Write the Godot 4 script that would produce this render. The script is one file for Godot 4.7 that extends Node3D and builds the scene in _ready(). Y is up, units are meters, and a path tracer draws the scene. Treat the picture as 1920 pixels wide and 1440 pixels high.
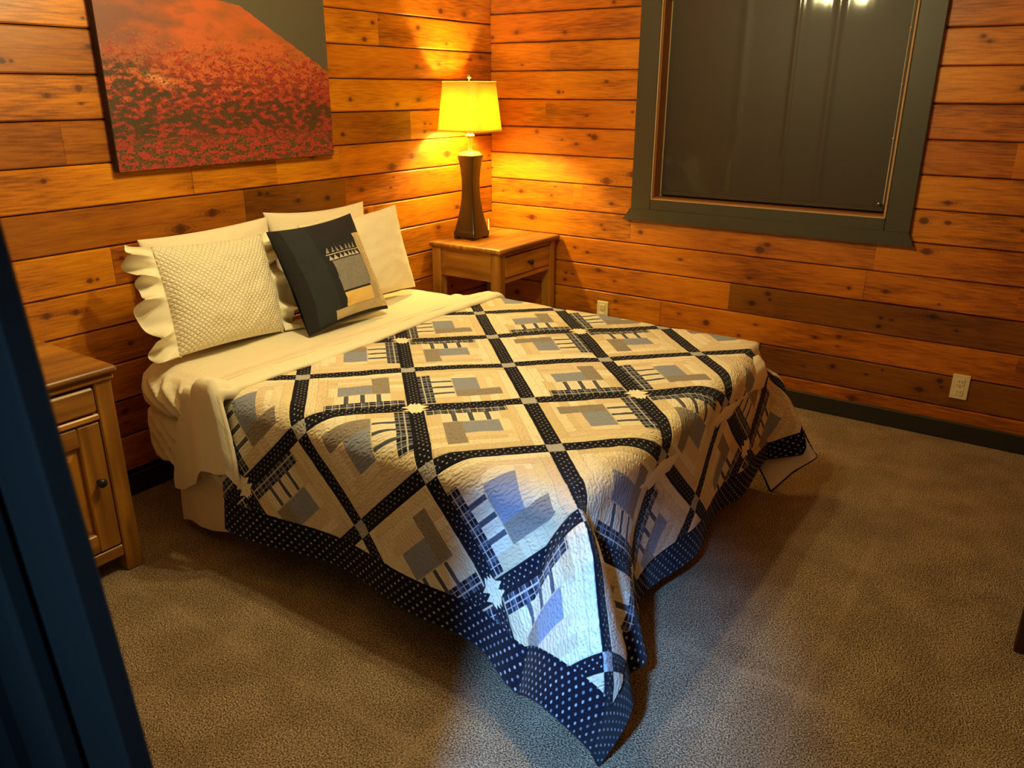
extends Node3D

# A pine-panelled bedroom at night: quilted bed, two nightstands, table lamp, blacked-out window.
const XR := 3.895      # inner face of the right wall (window wall)
const ZL := -2.811     # inner face of the left wall (behind the bed)
const CEIL := 2.56
const BED_L := 1.44
const BED_R := 2.955
const BED_F := -0.80
const BED_TOP := 0.585

var rng := RandomNumberGenerator.new()
var wob := FastNoiseLite.new()
var M := {}
var taken := {}
var grain := 0          # the axis that wood grain follows in the box being built
var shift := 0.0


func _ready() -> void:
	rng.seed = 11
	wob.seed = 5
	wob.frequency = 1.0
	set_camera()
	set_world()
	make_materials()
	build_room()
	build_window()
	build_door()
	ceiling_lamp()
	hall_light()
	build_bed()
	build_nightstand_right()
	build_nightstand_left()
	build_lamp()
	build_print()
	build_outlets()


# ---------------------------------------------------------------- camera and light

func set_camera() -> void:
	var yaw := 0.97085
	var pitch := 0.353981
	var roll := 0.002265
	var fwd := Vector3(sin(yaw) * cos(pitch), -sin(pitch), -cos(yaw) * cos(pitch))
	var r := fwd.cross(Vector3.UP).normalized()
	var u := r.cross(fwd)
	var r2 := r * cos(roll) + u * sin(roll)
	var u2 := u * cos(roll) - r * sin(roll)
	var cam := Camera3D.new()
	cam.name = "camera"
	cam.fov = 51.289
	cam.near = 0.05
	cam.far = 60.0
	add_child(cam)
	var at := CameraAttributesPhysical.new()
	at.frustum_focal_length = 12.0 / tan(deg_to_rad(51.289 / 2.0))
	at.frustum_focus_distance = 3.2
	at.exposure_aperture = 5.6
	cam.attributes = at
	cam.fov = 51.289
	cam.transform = Transform3D(Basis(r2, u2, -fwd), Vector3(0, 1.5, 0))
	cam.current = true


func set_world() -> void:
	var we := WorldEnvironment.new()
	we.name = "world"
	var e := Environment.new()
	e.background_mode = Environment.BG_COLOR
	e.background_color = Color(0.004, 0.006, 0.012)
	e.tonemap_mode = Environment.TONE_MAPPER_LINEAR
	e.tonemap_exposure = 1.0
	e.sdfgi_enabled = true
	e.ssao_enabled = true
	e.ssil_enabled = true
	we.environment = e
	add_child(we)


# ---------------------------------------------------------------- small helpers

func lin(r: float, g: float, b: float) -> Color:
	return Color(r, g, b).linear_to_srgb()


func rgb8(r: int, g: int, b: int) -> Color:
	return Color(r / 255.0, g / 255.0, b / 255.0)


func numbered(called: String) -> String:
	if not taken.has(called):
		taken[called] = 0
		return called
	taken[called] += 1
	return "%s_%03d" % [called, taken[called]]


func tag(o: Node, label := "", category := "", group := "", kind := "") -> void:
	if label != "":
		o.set_meta("label", label)
	if category != "":
		o.set_meta("category", category)
	if group != "":
		o.set_meta("group", group)
	if kind != "":
		o.set_meta("kind", kind)


func thing(called: String, label: String, category: String, at := Vector3.ZERO, group := "") -> Node3D:
	var o := Node3D.new()
	o.name = numbered(called)
	add_child(o, true)
	o.position = at
	tag(o, label, category, group)
	return o


func struct(called: String, label := "", category := "") -> Node3D:
	var o := Node3D.new()
	o.name = called
	add_child(o, true)
	tag(o, label, category, "", "structure")
	return o


func part(called: String, st: SurfaceTool, m: Material, parent: Node) -> MeshInstance3D:
	var o := MeshInstance3D.new()
	o.name = called
	o.mesh = st.commit()
	o.material_override = m
	parent.add_child(o, true)
	return o


func begin(smooth := false) -> SurfaceTool:
	var st := SurfaceTool.new()
	st.begin(Mesh.PRIMITIVE_TRIANGLES)
	st.set_smooth_group(0 if smooth else -1)
	return st


func done(st: SurfaceTool) -> SurfaceTool:
	st.generate_normals()
	st.index()
	return st


func vert(st: SurfaceTool, p: Vector3, uv := Vector2.ZERO) -> void:
	st.set_uv(uv)
	st.add_vertex(p)


# a, b, c, d counter-clockwise seen from outside
func quad(st: SurfaceTool, a: Vector3, b: Vector3, c: Vector3, d: Vector3, ua := Vector2.ZERO, ub := Vector2.ZERO, uc := Vector2.ZERO, ud := Vector2.ZERO) -> void:
	vert(st, a, ua); vert(st, c, uc); vert(st, b, ub)
	vert(st, a, ua); vert(st, d, ud); vert(st, c, uc)


func tri_out(st: SurfaceTool, a: Vector3, b: Vector3, c: Vector3, centre: Vector3) -> void:
	var n := (b - a).cross(c - a)
	if n.dot((a + b + c) / 3.0 - centre) > 0.0:
		var t := b
		b = c
		c = t
	for p: Vector3 in [a, b, c]:
		var d := p - centre
		if grain == 1:
			vert(st, p, Vector2(p.y + shift, d.x + d.z + shift))
		elif grain == 2:
			vert(st, p, Vector2(p.z + shift, d.x + d.y + shift))
		else:
			vert(st, p, Vector2(p.x + shift, d.z + d.y + shift))


# a box with chamfered edges, wood grain uv along its longest side
func cbox(st: SurfaceTool, lo: Vector3, hi: Vector3, ch := 0.003) -> void:
	var c := (lo + hi) / 2.0
	var h := (hi - lo) / 2.0
	grain = h.max_axis_index()
	shift = rng.randf() * 3.0
	ch = minf(ch, minf(h.x, minf(h.y, h.z)) * 0.6)
	for ax in 3:
		var a1 := (ax + 1) % 3
		var a2 := (ax + 2) % 3
		for s: float in [-1.0, 1.0]:
			var q := []
			for k: Array in [[-1, -1], [1, -1], [1, 1], [-1, 1]]:
				var p := Vector3.ZERO
				p[ax] = s * h[ax]
				p[a1] = k[0] * (h[a1] - ch)
				p[a2] = k[1] * (h[a2] - ch)
				q.append(c + p)
			tri_out(st, q[0], q[1], q[2], c)
			tri_out(st, q[0], q[2], q[3], c)
		for s1: float in [-1.0, 1.0]:
			for s2: float in [-1.0, 1.0]:
				var q2 := []
				for e: float in [-1.0, 1.0]:
					var pa := Vector3.ZERO
					pa[ax] = e * (h[ax] - ch)
					pa[a1] = s1 * h[a1]
					pa[a2] = s2 * (h[a2] - ch)
					var pb := pa
					pb[a1] = s1 * (h[a1] - ch)
					pb[a2] = s2 * h[a2]
					q2.append(c + pa)
					q2.append(c + pb)
				tri_out(st, q2[0], q2[1], q2[3], c)
				tri_out(st, q2[0], q2[3], q2[2], c)
	for sx: float in [-1.0, 1.0]:
		for sy: float in [-1.0, 1.0]:
			for sz: float in [-1.0, 1.0]:
				var s3 := Vector3(sx, sy, sz)
				var a := c + Vector3(h.x, h.y - ch, h.z - ch) * s3
				var b := c + Vector3(h.x - ch, h.y, h.z - ch) * s3
				var d := c + Vector3(h.x - ch, h.y - ch, h.z) * s3
				tri_out(st, a, b, d, c)


func box_part(called: String, lo: Vector3, hi: Vector3, m: Material, parent: Node, ch := 0.003) -> MeshInstance3D:
	var st := begin()
	cbox(st, lo, hi, ch)
	return part(called, done(st), m, parent)


# rows of points joined into a skin
func skin(st: SurfaceTool, rows: Array, uvs: Array, flip := false) -> void:
	for i in rows.size() - 1:
		var p: PackedVector3Array = rows[i]
		var q: PackedVector3Array = rows[i + 1]
		var up: PackedVector2Array = uvs[i]
		var uq: PackedVector2Array = uvs[i + 1]
		for j in p.size() - 1:
			if flip:
				quad(st, p[j], q[j], q[j + 1], p[j + 1], up[j], uq[j], uq[j + 1], up[j + 1])
			else:
				quad(st, p[j], p[j + 1], q[j + 1], q[j], up[j], up[j + 1], uq[j + 1], uq[j])


func tube(st: SurfaceTool, path: Array, radius: float, sides := 8) -> void:
	var rows := []
	var uvs := []
	for i in path.size():
		var p: Vector3 = path[i]
		var t: Vector3 = ((path[mini(i + 1, path.size() - 1)] as Vector3) - (path[maxi(i - 1, 0)] as Vector3)).normalized()
		var side := t.cross(Vector3.UP if absf(t.y) < 0.9 else Vector3.RIGHT).normalized()
		var up := side.cross(t)
		var row := PackedVector3Array()
		var uv := PackedVector2Array()
		for k in sides + 1:
			var a := TAU * k / sides
			row.append(p + (side * cos(a) + up * sin(a)) * radius)
			uv.append(Vector2(float(k) / sides, i * 0.1))
		rows.append(row)
		uvs.append(uv)
	skin(st, rows, uvs)
	for e: int in [0, path.size() - 1]:
		var c: Vector3 = path[e]
		for k in sides:
			if e == 0:
				vert(st, c); vert(st, rows[e][k + 1]); vert(st, rows[e][k])
			else:
				vert(st, c); vert(st, rows[e][k]); vert(st, rows[e][k + 1])


# profile of (radius, height) turned round the y axis
func lathe(st: SurfaceTool, prof: Array, at := Vector3.ZERO, sides := 24) -> void:
	var rows := []
	var uvs := []
	for v: Vector2 in prof:
		var row := PackedVector3Array()
		var uv := PackedVector2Array()
		for k in sides + 1:
			var a := TAU * k / sides
			row.append(at + Vector3(v.x * cos(a), v.y, -v.x * sin(a)))
			uv.append(Vector2(float(k) / sides, v.y))
		rows.append(row)
		uvs.append(uv)
	skin(st, rows, uvs)


# outline of a rounded rectangle, n points per corner, inset by d
func rounded(x0: float, x1: float, z0: float, z1: float, r: float, n := 6, d := 0.0) -> PackedVector2Array:
	var out := PackedVector2Array()
	r = maxf(r - d, 0.002)
	x0 += d; x1 -= d; z0 += d; z1 -= d
	for q: Array in [[x1 - r, z1 - r, 0.0], [x0 + r, z1 - r, PI / 2], [x0 + r, z0 + r, PI], [x1 - r, z0 + r, 1.5 * PI]]:
		for k in n + 1:
			var a: float = q[2] + PI / 2 * k / n
			out.append(Vector2(q[0] + r * cos(a), q[1] + r * sin(a)))
	out.append(out[0])
	return out


# rings of a rounded rectangle: profile of (inset, height) from the bottom to the top, ends closed
func slab(st: SurfaceTool, x0: float, x1: float, z0: float, z1: float, r: float, prof: Array, n := 6) -> void:
	var rows := []
	var uvs := []
	for v: Vector2 in prof:
		var row := PackedVector3Array()
		var uv := PackedVector2Array()
		for p in rounded(x0, x1, z0, z1, r, n, v.x):
			row.append(Vector3(p.x, v.y, p.y))
			uv.append(Vector2(p.x, p.y))
		rows.append(row)
		uvs.append(uv)
	skin(st, rows, uvs, true)
	for e: int in [0, rows.size() - 1]:
		var row: PackedVector3Array = rows[e]
		var c := Vector3((x0 + x1) / 2, row[0].y, (z0 + z1) / 2)
		for k in row.size() - 1:
			var a := row[k]
			var b := row[k + 1]
			if e == 0:
				vert(st, c, Vector2(c.x, c.z)); vert(st, b, Vector2(b.x, b.z)); vert(st, a, Vector2(a.x, a.z))
			else:
				vert(st, c, Vector2(c.x, c.z)); vert(st, a, Vector2(a.x, a.z)); vert(st, b, Vector2(b.x, b.z))


# ---------------------------------------------------------------- materials

func mat(c: Color, rough := 0.7, metal := 0.0) -> StandardMaterial3D:
	var m := StandardMaterial3D.new()
	m.albedo_color = c
	m.roughness = rough
	m.metallic = metal
	return m


func noise(freq: float, sd: int, octaves := 3, type := FastNoiseLite.TYPE_SIMPLEX_SMOOTH) -> FastNoiseLite:
	var n := FastNoiseLite.new()
	n.noise_type = type
	n.frequency = freq
	n.seed = sd
	n.fractal_octaves = octaves
	return n


func noise_tex(freq: float, sd: int, ramp: Array, size := 512, octaves := 3, type := FastNoiseLite.TYPE_SIMPLEX_SMOOTH) -> NoiseTexture2D:
	var t := NoiseTexture2D.new()
	t.width = size
	t.height = size
	t.seamless = true
	t.noise = noise(freq, sd, octaves, type)
	if ramp.size():
		var g := Gradient.new()
		g.offsets = PackedFloat32Array()
		g.colors = PackedColorArray()
		var off := PackedFloat32Array()
		var col := PackedColorArray()
		for k in ramp.size():
			off.append(float(k) / (ramp.size() - 1))
			col.append(ramp[k])
		g.offsets = off
		g.colors = col
		t.color_ramp = g
	return t


func make_materials() -> void:
	M.wood_tones = []
	var wood_tex := ImageTexture.create_from_image(pine_image())
	for tone: Array in [[1.0, 1.0, 1.0], [0.9, 0.84, 0.78], [1.06, 1.05, 1.08], [0.95, 0.9, 0.9], [0.62, 0.6, 0.62], [0.78, 0.74, 0.72]]:
		var m := mat(Color(minf(tone[0], 1.0), minf(tone[1], 1.0), minf(tone[2], 1.0)), 0.42)
		m.albedo_texture = wood_tex
		m.clearcoat_enabled = true
		m.clearcoat = 0.35
		m.clearcoat_roughness = 0.28
		M.wood_tones.append(m)
	M.furniture = mat(Color.WHITE, 0.42)
	M.furniture.albedo_texture = ImageTexture.create_from_image(cabinet_image())
	M.furniture.uv1_scale = Vector3(0.9, 1.6, 1)
	M.furniture.clearcoat_enabled = true
	M.furniture.clearcoat = 0.3
	M.furniture.clearcoat_roughness = 0.3
	M.gap = mat(rgb8(38, 20, 8), 0.9)
	M.trim = mat(rgb8(64, 62, 54), 0.42)
	M.trim_dark = mat(rgb8(34, 32, 30), 0.45)
	M.liner = mat(rgb8(150, 96, 44), 0.5)
	M.liner_edge = mat(rgb8(178, 152, 118), 0.5)
	M.blind = mat(rgb8(46, 34, 24), 0.5)
	M.blind.clearcoat_enabled = true
	M.blind.clearcoat = 0.35
	M.blind.clearcoat_roughness = 0.06
	M.metal = mat(rgb8(200, 198, 192), 0.25, 1.0)
	M.plastic_clear = mat(rgb8(190, 180, 160), 0.3)
	M.almond = mat(rgb8(222, 206, 166), 0.4)
	M.slot = mat(rgb8(60, 52, 42), 0.6)
	M.ceiling = mat(rgb8(206, 178, 138), 0.8)
	M.hall = mat(rgb8(150, 142, 134), 0.85)
	# carpet
	var cp := mat(Color.WHITE, 1.0)
	var pile := noise_tex(0.12, 3, [rgb8(78, 64, 48), rgb8(126, 106, 85), rgb8(160, 139, 116), rgb8(184, 163, 138), rgb8(216, 196, 170)], 1024, 3)
	pile.color_ramp.offsets = PackedFloat32Array([0.22, 0.38, 0.52, 0.64, 0.82])
	cp.albedo_texture = pile
	cp.heightmap_enabled = true
	cp.heightmap_scale = 0.7
	cp.heightmap_texture = noise_tex(0.12, 3, [], 1024, 3)
	cp.detail_enabled = true
	cp.detail_blend_mode = BaseMaterial3D.BLEND_MODE_MUL
	cp.detail_uv_layer = BaseMaterial3D.DETAIL_UV_2
	var nap := noise_tex(0.02, 8, [rgb8(232, 228, 224), rgb8(255, 253, 250)], 512, 4)
	nap.color_ramp.offsets = PackedFloat32Array([0.3, 0.7])
	cp.detail_albedo = nap
	cp.specular_mode = BaseMaterial3D.SPECULAR_DISABLED
	M.carpet = cp
	# cloth
	M.sheet = cloth(rgb8(238, 229, 206), 0.05, 9)
	M.sheet_under = cloth(rgb8(226, 208, 176), 0.05, 19)
	M.lining = cloth(rgb8(205, 198, 192), 0.05, 29)
	M.sham = cloth(rgb8(240, 232, 210), 0.05, 39)
	M.sham.heightmap_texture = ImageTexture.create_from_image(diamond_image())
	M.sham.heightmap_scale = 0.5
	M.sham.uv1_scale = Vector3(6, 5, 1)
	M.ruffle = cloth(rgb8(244, 236, 214), 0.05, 49)
	var qm := mat(Color.WHITE, 0.95)
	qm.albedo_texture = ImageTexture.create_from_image(quilt_image())
	qm.rim_enabled = true
	qm.rim = 0.2
	qm.heightmap_enabled = true
	qm.heightmap_scale = 0.4
	qm.heightmap_texture = ImageTexture.create_from_image(quilting_image())
	qm.specular_mode = BaseMaterial3D.SPECULAR_DISABLED
	M.quilt = qm
	var bm := mat(Color.WHITE, 0.95)
	bm.albedo_texture = ImageTexture.create_from_image(dot_image())
	bm.rim_enabled = true
	bm.rim = 0.15
	bm.specular_mode = BaseMaterial3D.SPECULAR_DISABLED
	M.dots = bm
	var cm := mat(Color.WHITE, 0.95)
	cm.albedo_texture = ImageTexture.create_from_image(cushion_image())
	cm.texture_repeat = false
	M.cushion = cm
	M.cushion_back = cloth(rgb8(30, 31, 40), 0.05, 59)
	var pm := mat(Color.WHITE, 0.5)
	pm.albedo_texture = ImageTexture.create_from_image(print_image())
	pm.texture_repeat = false
	M.print = pm
	M.canvas_edge = mat(rgb8(48, 26, 26), 0.7)
	M.bronze = mat(rgb8(38, 28, 18), 0.32)
	M.bronze.clearcoat_enabled = true
	M.bronze.clearcoat = 0.5
	M.bronze.clearcoat_roughness = 0.2
	M.bronze_cap = mat(rgb8(150, 130, 84), 0.3, 0.4)
	M.shade = mat(rgb8(236, 208, 90), 0.9)
	M.shade.backlight_enabled = true
	M.shade.backlight = lin(0.30, 0.255, 0.035)
	M.knob = mat(rgb8(24, 20, 18), 0.4)


func cloth(c: Color, freq: float, sd: int) -> StandardMaterial3D:
	var m := mat(c, 0.95)
	m.rim_enabled = true
	m.rim = 0.25
	m.specular_mode = BaseMaterial3D.SPECULAR_DISABLED
	m.heightmap_enabled = true
	m.heightmap_scale = 0.05
	m.heightmap_texture = noise_tex(freq, sd, [], 256, 3)
	m.uv1_scale = Vector3(4, 4, 1)
	return m


# fourteen boards of knotty pine, one above the other, each 72 pixels high
func pine_image() -> Image:
	var w := 2048
	var h := 1008
	var g1 := noise(0.03, 21, 4).get_image(96, h)
	g1.resize(w, h, Image.INTERPOLATE_CUBIC)
	var g2 := noise(0.22, 22, 2).get_image(128, h)
	g2.resize(w, h, Image.INTERPOLATE_CUBIC)
	var g4 := noise(0.35, 24, 2).get_image(700, h)
	g4.resize(w, h, Image.INTERPOLATE_BILINEAR)
	var e := g4.get_data()
	var g3 := noise(0.006, 23, 3).get_image(512, 126)
	g3.resize(w, h, Image.INTERPOLATE_BILINEAR)
	var a := g1.get_data()
	var b := g2.get_data()
	var c := g3.get_data()
	var dark := [108.0, 54.0, 6.0]
	var mid := [192.0, 114.0, 10.0]
	var pale := [228.0, 150.0, 22.0]
	var lut := PackedByteArray()
	for k in 256:
		var t := k / 255.0
		for ch in 3:
			lut.append(int(lerpf(dark[ch], mid[ch], t / 0.5) if t < 0.5 else lerpf(mid[ch], pale[ch], (t - 0.5) / 0.5)))
	var out := PackedByteArray()
	out.resize(w * h * 3)
	for i in w * h:
		var v := clampi(((a[i] * 26 + b[i] * 34 + c[i] * 34 + e[i] * 10) >> 6) - 74, 0, 255) * 3
		out[i * 3] = lut[v]
		out[i * 3 + 1] = lut[v + 1]
		out[i * 3 + 2] = lut[v + 2]
	# knots: a dark heart, a ring, and grain that flows round it
	var kr := RandomNumberGenerator.new()
	kr.seed = 77
	for s in 14:
		var n := kr.randi_range(10, 17)
		for k in n:
			var kx := kr.randf_range(30, w - 30)
			var ky := s * 72 + kr.randf_range(12, 60)
			var rad := kr.randf_range(2.0, 5.0) if kr.randf() < 0.8 else kr.randf_range(5.0, 8.0)
			var flare := kr.randf_range(1.6, 3.4)
			var ex := int(rad * 7)
			var ey := int(rad * 3)
			for dy in range(-ey, ey + 1):
				var y := int(ky) + dy
				if y < s * 72 or y >= s * 72 + 72:
					continue
				for dx in range(-ex, ex + 1):
					var x := (int(kx) + dx + w) % w
					var d := sqrt(dx * dx / 1.5 + dy * dy * 1.3) / rad
					var d2 := sqrt(dx * dx / (flare * flare) + dy * dy * 1.1) / rad
					var q := 0.0
					if d < 1.0:
						q = 0.85 - 0.25 * d
					elif d < 1.35:
						q = 0.62
					else:
						q = 0.5 * exp(-(d2 - 0.8) * 1.5) * (0.65 + 0.35 * sin(d2 * 9.0))
					if q > 0.02:
						var i := (y * w + x) * 3
						out[i] = int(lerpf(out[i], 66, q))
						out[i + 1] = int(lerpf(out[i + 1], 22, q))
						out[i + 2] = int(lerpf(out[i + 2], 8, q))
	return Image.create_from_data(w, h, false, Image.FORMAT_RGB8, out)


# rustic waxed pine of the nightstands
func cabinet_image() -> Image:
	var w := 1024
	var h := 512
	var g1 := noise(0.02, 31, 4).get_seamless_image(64, h)
	g1.resize(w, h, Image.INTERPOLATE_CUBIC)
	var g2 := noise(0.01, 33, 3).get_seamless_image(128, 128)
	g2.resize(w, h, Image.INTERPOLATE_CUBIC)
	var a := g1.get_data()
	var c := g2.get_data()
	var out := PackedByteArray()
	out.resize(w * h * 3)
	for i in w * h:
		var t := clampf((a[i] * 0.55 + c[i] * 0.45) / 255.0 * 1.6 - 0.3, 0, 1)
		out[i * 3] = int(lerpf(112, 194, t))
		out[i * 3 + 1] = int(lerpf(68, 134, t))
		out[i * 3 + 2] = int(lerpf(20, 46, t))
	return Image.create_from_data(w, h, false, Image.FORMAT_RGB8, out)


func diamond_image() -> Image:
	var n := 128
	var im := Image.create(n, n, false, Image.FORMAT_RGB8)
	for y in n:
		for x in n:
			var u := absf(fposmod((x + y) / 32.0, 1.0) - 0.5) * 2.0
			var v := absf(fposmod((x - y) / 32.0, 1.0) - 0.5) * 2.0
			var t := minf(pow(1.0 - u, 0.4), pow(1.0 - v, 0.4))
			im.set_pixel(x, y, Color(t, t, t))
	return im


# soft parallel quilting ripples that change direction from patch to patch
func quilting_image() -> Image:
	var n := 1024
	var im := Image.create(n, n, false, Image.FORMAT_RGB8)
	var nn := noise(0.05, 91, 3).get_image(n, n).get_data()
	var out := PackedByteArray()
	out.resize(n * n * 3)
	for y in n:
		for x in n:
			var cell := ((x / 256) + (y / 256)) % 2
			var fx := (x % 256) / 256.0
			var fy := (y % 256) / 256.0
			var edge := minf(minf(fx, 1.0 - fx), minf(fy, 1.0 - fy))
			var t := (x if cell == 0 else y) + nn[y * n + x] * 0.05
			var v := 140.0 + 50.0 * sin(t * 0.7) + (nn[y * n + x] - 128) * 0.35
			if absf(edge - 0.066) < 0.008:
				v -= 70.0
			var i := (y * n + x) * 3
			var b := clampi(int(v), 0, 255)
			out[i] = b
			out[i + 1] = b
			out[i + 2] = b
	im = Image.create_from_data(n, n, false, Image.FORMAT_RGB8, out)
	return im


func dot_motif(im: Image, x: int, y: int, c: Color) -> void:
	im.fill_rect(Rect2i(x, y + 1, 5, 2), c)
	im.fill_rect(Rect2i(x + 2, y, 2, 5), c)


func dot_image() -> Image:
	var n := 256
	var im := Image.create(n, n, false, Image.FORMAT_RGB8)
	im.fill(rgb8(24, 25, 38))
	for j in 16:
		for i in 16:
			if (i + j) % 2 == 0:
				var c := rgb8(176, 176, 182) if (i + 3 * j) % 4 else rgb8(132, 136, 150)
				im.fill_rect(Rect2i(i * 16 + 4, j * 16 + 5, 8, 5), c)
				im.fill_rect(Rect2i(i * 16 + 6, j * 16 + 3, 4, 9), c)
	return im


# four by four blocks of the pieced quilt; rows of sashing between, stars at every other crossing
func quilt_image() -> Image:
	var n := 2048
	var cell := 512
	var im := Image.create(n, n, false, Image.FORMAT_RGB8)
	var r := RandomNumberGenerator.new()
	r.seed = 4
	var creams := [rgb8(226, 213, 182), rgb8(232, 222, 198), rgb8(214, 198, 166), rgb8(222, 205, 180), rgb8(238, 230, 212)]
	im.fill(creams[0])
	var hw := 34
	for cj in 4:
		for ci in 4:
			var x0 := ci * cell + hw
			var y0 := cj * cell + hw
			var s := cell - 2 * hw
			# which way the block turns round its star
			var pdir: Vector2i
			var qdir: Vector2i
			var ox: int
			var oy: int
			if ci % 2 == 0 and cj % 2 == 0:
				pdir = Vector2i(1, 0); qdir = Vector2i(0, 1); ox = x0; oy = y0
			elif ci % 2 == 1 and cj % 2 == 0:
				pdir = Vector2i(0, 1); qdir = Vector2i(-1, 0); ox = x0 + s; oy = y0
			elif ci % 2 == 1 and cj % 2 == 1:
				pdir = Vector2i(-1, 0); qdir = Vector2i(0, -1); ox = x0 + s; oy = y0 + s
			else:
				pdir = Vector2i(0, -1); qdir = Vector2i(1, 0); ox = x0; oy = y0 + s
			var put := func(p0: float, p1: float, q0: float, q1: float, c: Color) -> void:
				var a := Vector2i(ox, oy) + pdir * int(p0 * s) + qdir * int(q0 * s)
				var b := Vector2i(ox, oy) + pdir * int(p1 * s) + qdir * int(q1 * s)
				var lo := Vector2i(mini(a.x, b.x), mini(a.y, b.y))
				im.fill_rect(Rect2i(lo, Vector2i(absi(a.x - b.x), absi(a.y - b.y))), c)
			# cream logs
			for k in 5:
				var d := 0.9 - k * 0.1
				var c1: Color = creams[r.randi() % 5]
				var c2: Color = creams[r.randi() % 5]
				put.call(d, d + 0.1, 0.0, d + 0.1, c1)
				put.call(0.0, d, d, d + 0.1, c2)
				put.call(d - 0.004, d + 0.004, 0.0, d + 0.1, c1.darkened(0.16))
				put.call(0.0, d, d - 0.004, d + 0.004, c2.darkened(0.16))
			# fine print on the outer logs
			for k in 260:
				var pp := r.randf_range(0.0, 0.97)
				var qq := r.randf_range(0.8, 0.98)
				if r.randf() < 0.5:
					put.call(pp, pp + 0.012, qq, qq + 0.006, rgb8(196, 178, 146))
				else:
					put.call(qq, qq + 0.006, pp, pp + 0.012, rgb8(196, 178, 146))
			put.call(0.0, 0.84, 0.0, 0.42, creams[2])
			# plaid strip along the sashing
			put.call(0.15, 0.724, 0.14, 0.36, creams[4])
			put.call(0.02, 0.82, 0.0, 0.14, rgb8(44, 48, 68))
			for k in 11:
				var p := 0.05 + k * 0.072
				put.call(p, p + 0.03, 0.0, 0.14, rgb8(86, 92, 116) if k % 2 else rgb8(26, 28, 42))
				put.call(p + 0.034, p + 0.041, 0.0, 0.14, rgb8(206, 204, 200))
			put.call(0.02, 0.82, 0.04, 0.055, rgb8(190, 188, 186))
			put.call(0.02, 0.82, 0.095, 0.105, rgb8(150, 154, 168))
			# teeth: light and dark squares in turn
			for k in 7:
				var p := 0.15 + k * 0.082
				var d := 0.018 if k % 2 else 0.0
				put.call(p + d, p + 0.082 - d, 0.14, 0.36, rgb8(226, 218, 200) if k % 2 == 0 else (rgb8(72, 76, 92) if k != 3 else rgb8(56, 60, 76)))
				if k % 2 == 1:
					for z in 4:
						put.call(p + 0.022 + z * 0.011, p + 0.026 + z * 0.011, 0.14, 0.36, rgb8(104, 110, 126))
			# blue-grey middle, grey bar
			put.call(0.33, 0.69, 0.37, 0.64, rgb8(142, 150, 174))
			put.call(0.15, 0.33, 0.37, 0.85, rgb8(146, 138, 132))
			for k in 30:
				var p := r.randf_range(0.16, 0.31)
				var q := r.randf_range(0.38, 0.83)
				put.call(p, p + 0.012, q, q + 0.012, rgb8(122, 116, 114))
			put.call(0.33, 0.336, 0.37, 0.85, rgb8(150, 140, 130))
			put.call(0.69, 0.78, 0.37, 0.64, creams[1])
			put.call(0.33, 0.78, 0.64, 0.73, creams[3])
	# sashing with its dotted print
	var navy := rgb8(24, 25, 38)
	for k in 5:
		im.fill_rect(Rect2i(k * cell - hw, 0, hw * 2, n), navy)
		im.fill_rect(Rect2i(0, k * cell - hw, n, hw * 2), navy)
	for j in 128:
		for i in 128:
			if (i + j) % 2:
				continue
			var x := i * 16
			var y := j * 16
			var ex := (x + hw) % cell
			var ey := (y + hw) % cell
			if (ex > 2 and ex < 2 * hw - 8) or (ey > 2 and ey < 2 * hw - 8):
				im.fill_rect(Rect2i(x + 1, y + 2, 7, 4), rgb8(168, 168, 174))
				im.fill_rect(Rect2i(x + 3, y, 3, 8), rgb8(168, 168, 174))
	# corner stones, and cream stars at every second one
	for j in 5:
		for i in 5:
			var c := Vector2i(i * cell, j * cell)
			if i % 2 == 0 and j % 2 == 0:
				var cream := rgb8(240, 231, 206)
				for y in range(-62, 63):
					for x in range(-62, 63):
						var ax := absf(x)
						var ay := absf(y)
						var inside := (ax < 30 and ay < 30) or (ax >= ay and ax < 62 and (ay < (62 - ax) * 0.55 or absf(ay - 17) < (62 - ax) * 0.45)) or (ay > ax and ay < 62 and absf(ax - 17) < (62 - ay) * 0.45)
						var p := c + Vector2i(x, y)
						if inside and p.x >= 0 and p.y >= 0 and p.x < n and p.y < n:
							im.set_pixel(p.x, p.y, cream)
			else:
				im.fill_rect(Rect2i(c - Vector2i(hw, hw), Vector2i(2 * hw, 2 * hw)), rgb8(176, 176, 182))
	return im


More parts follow.
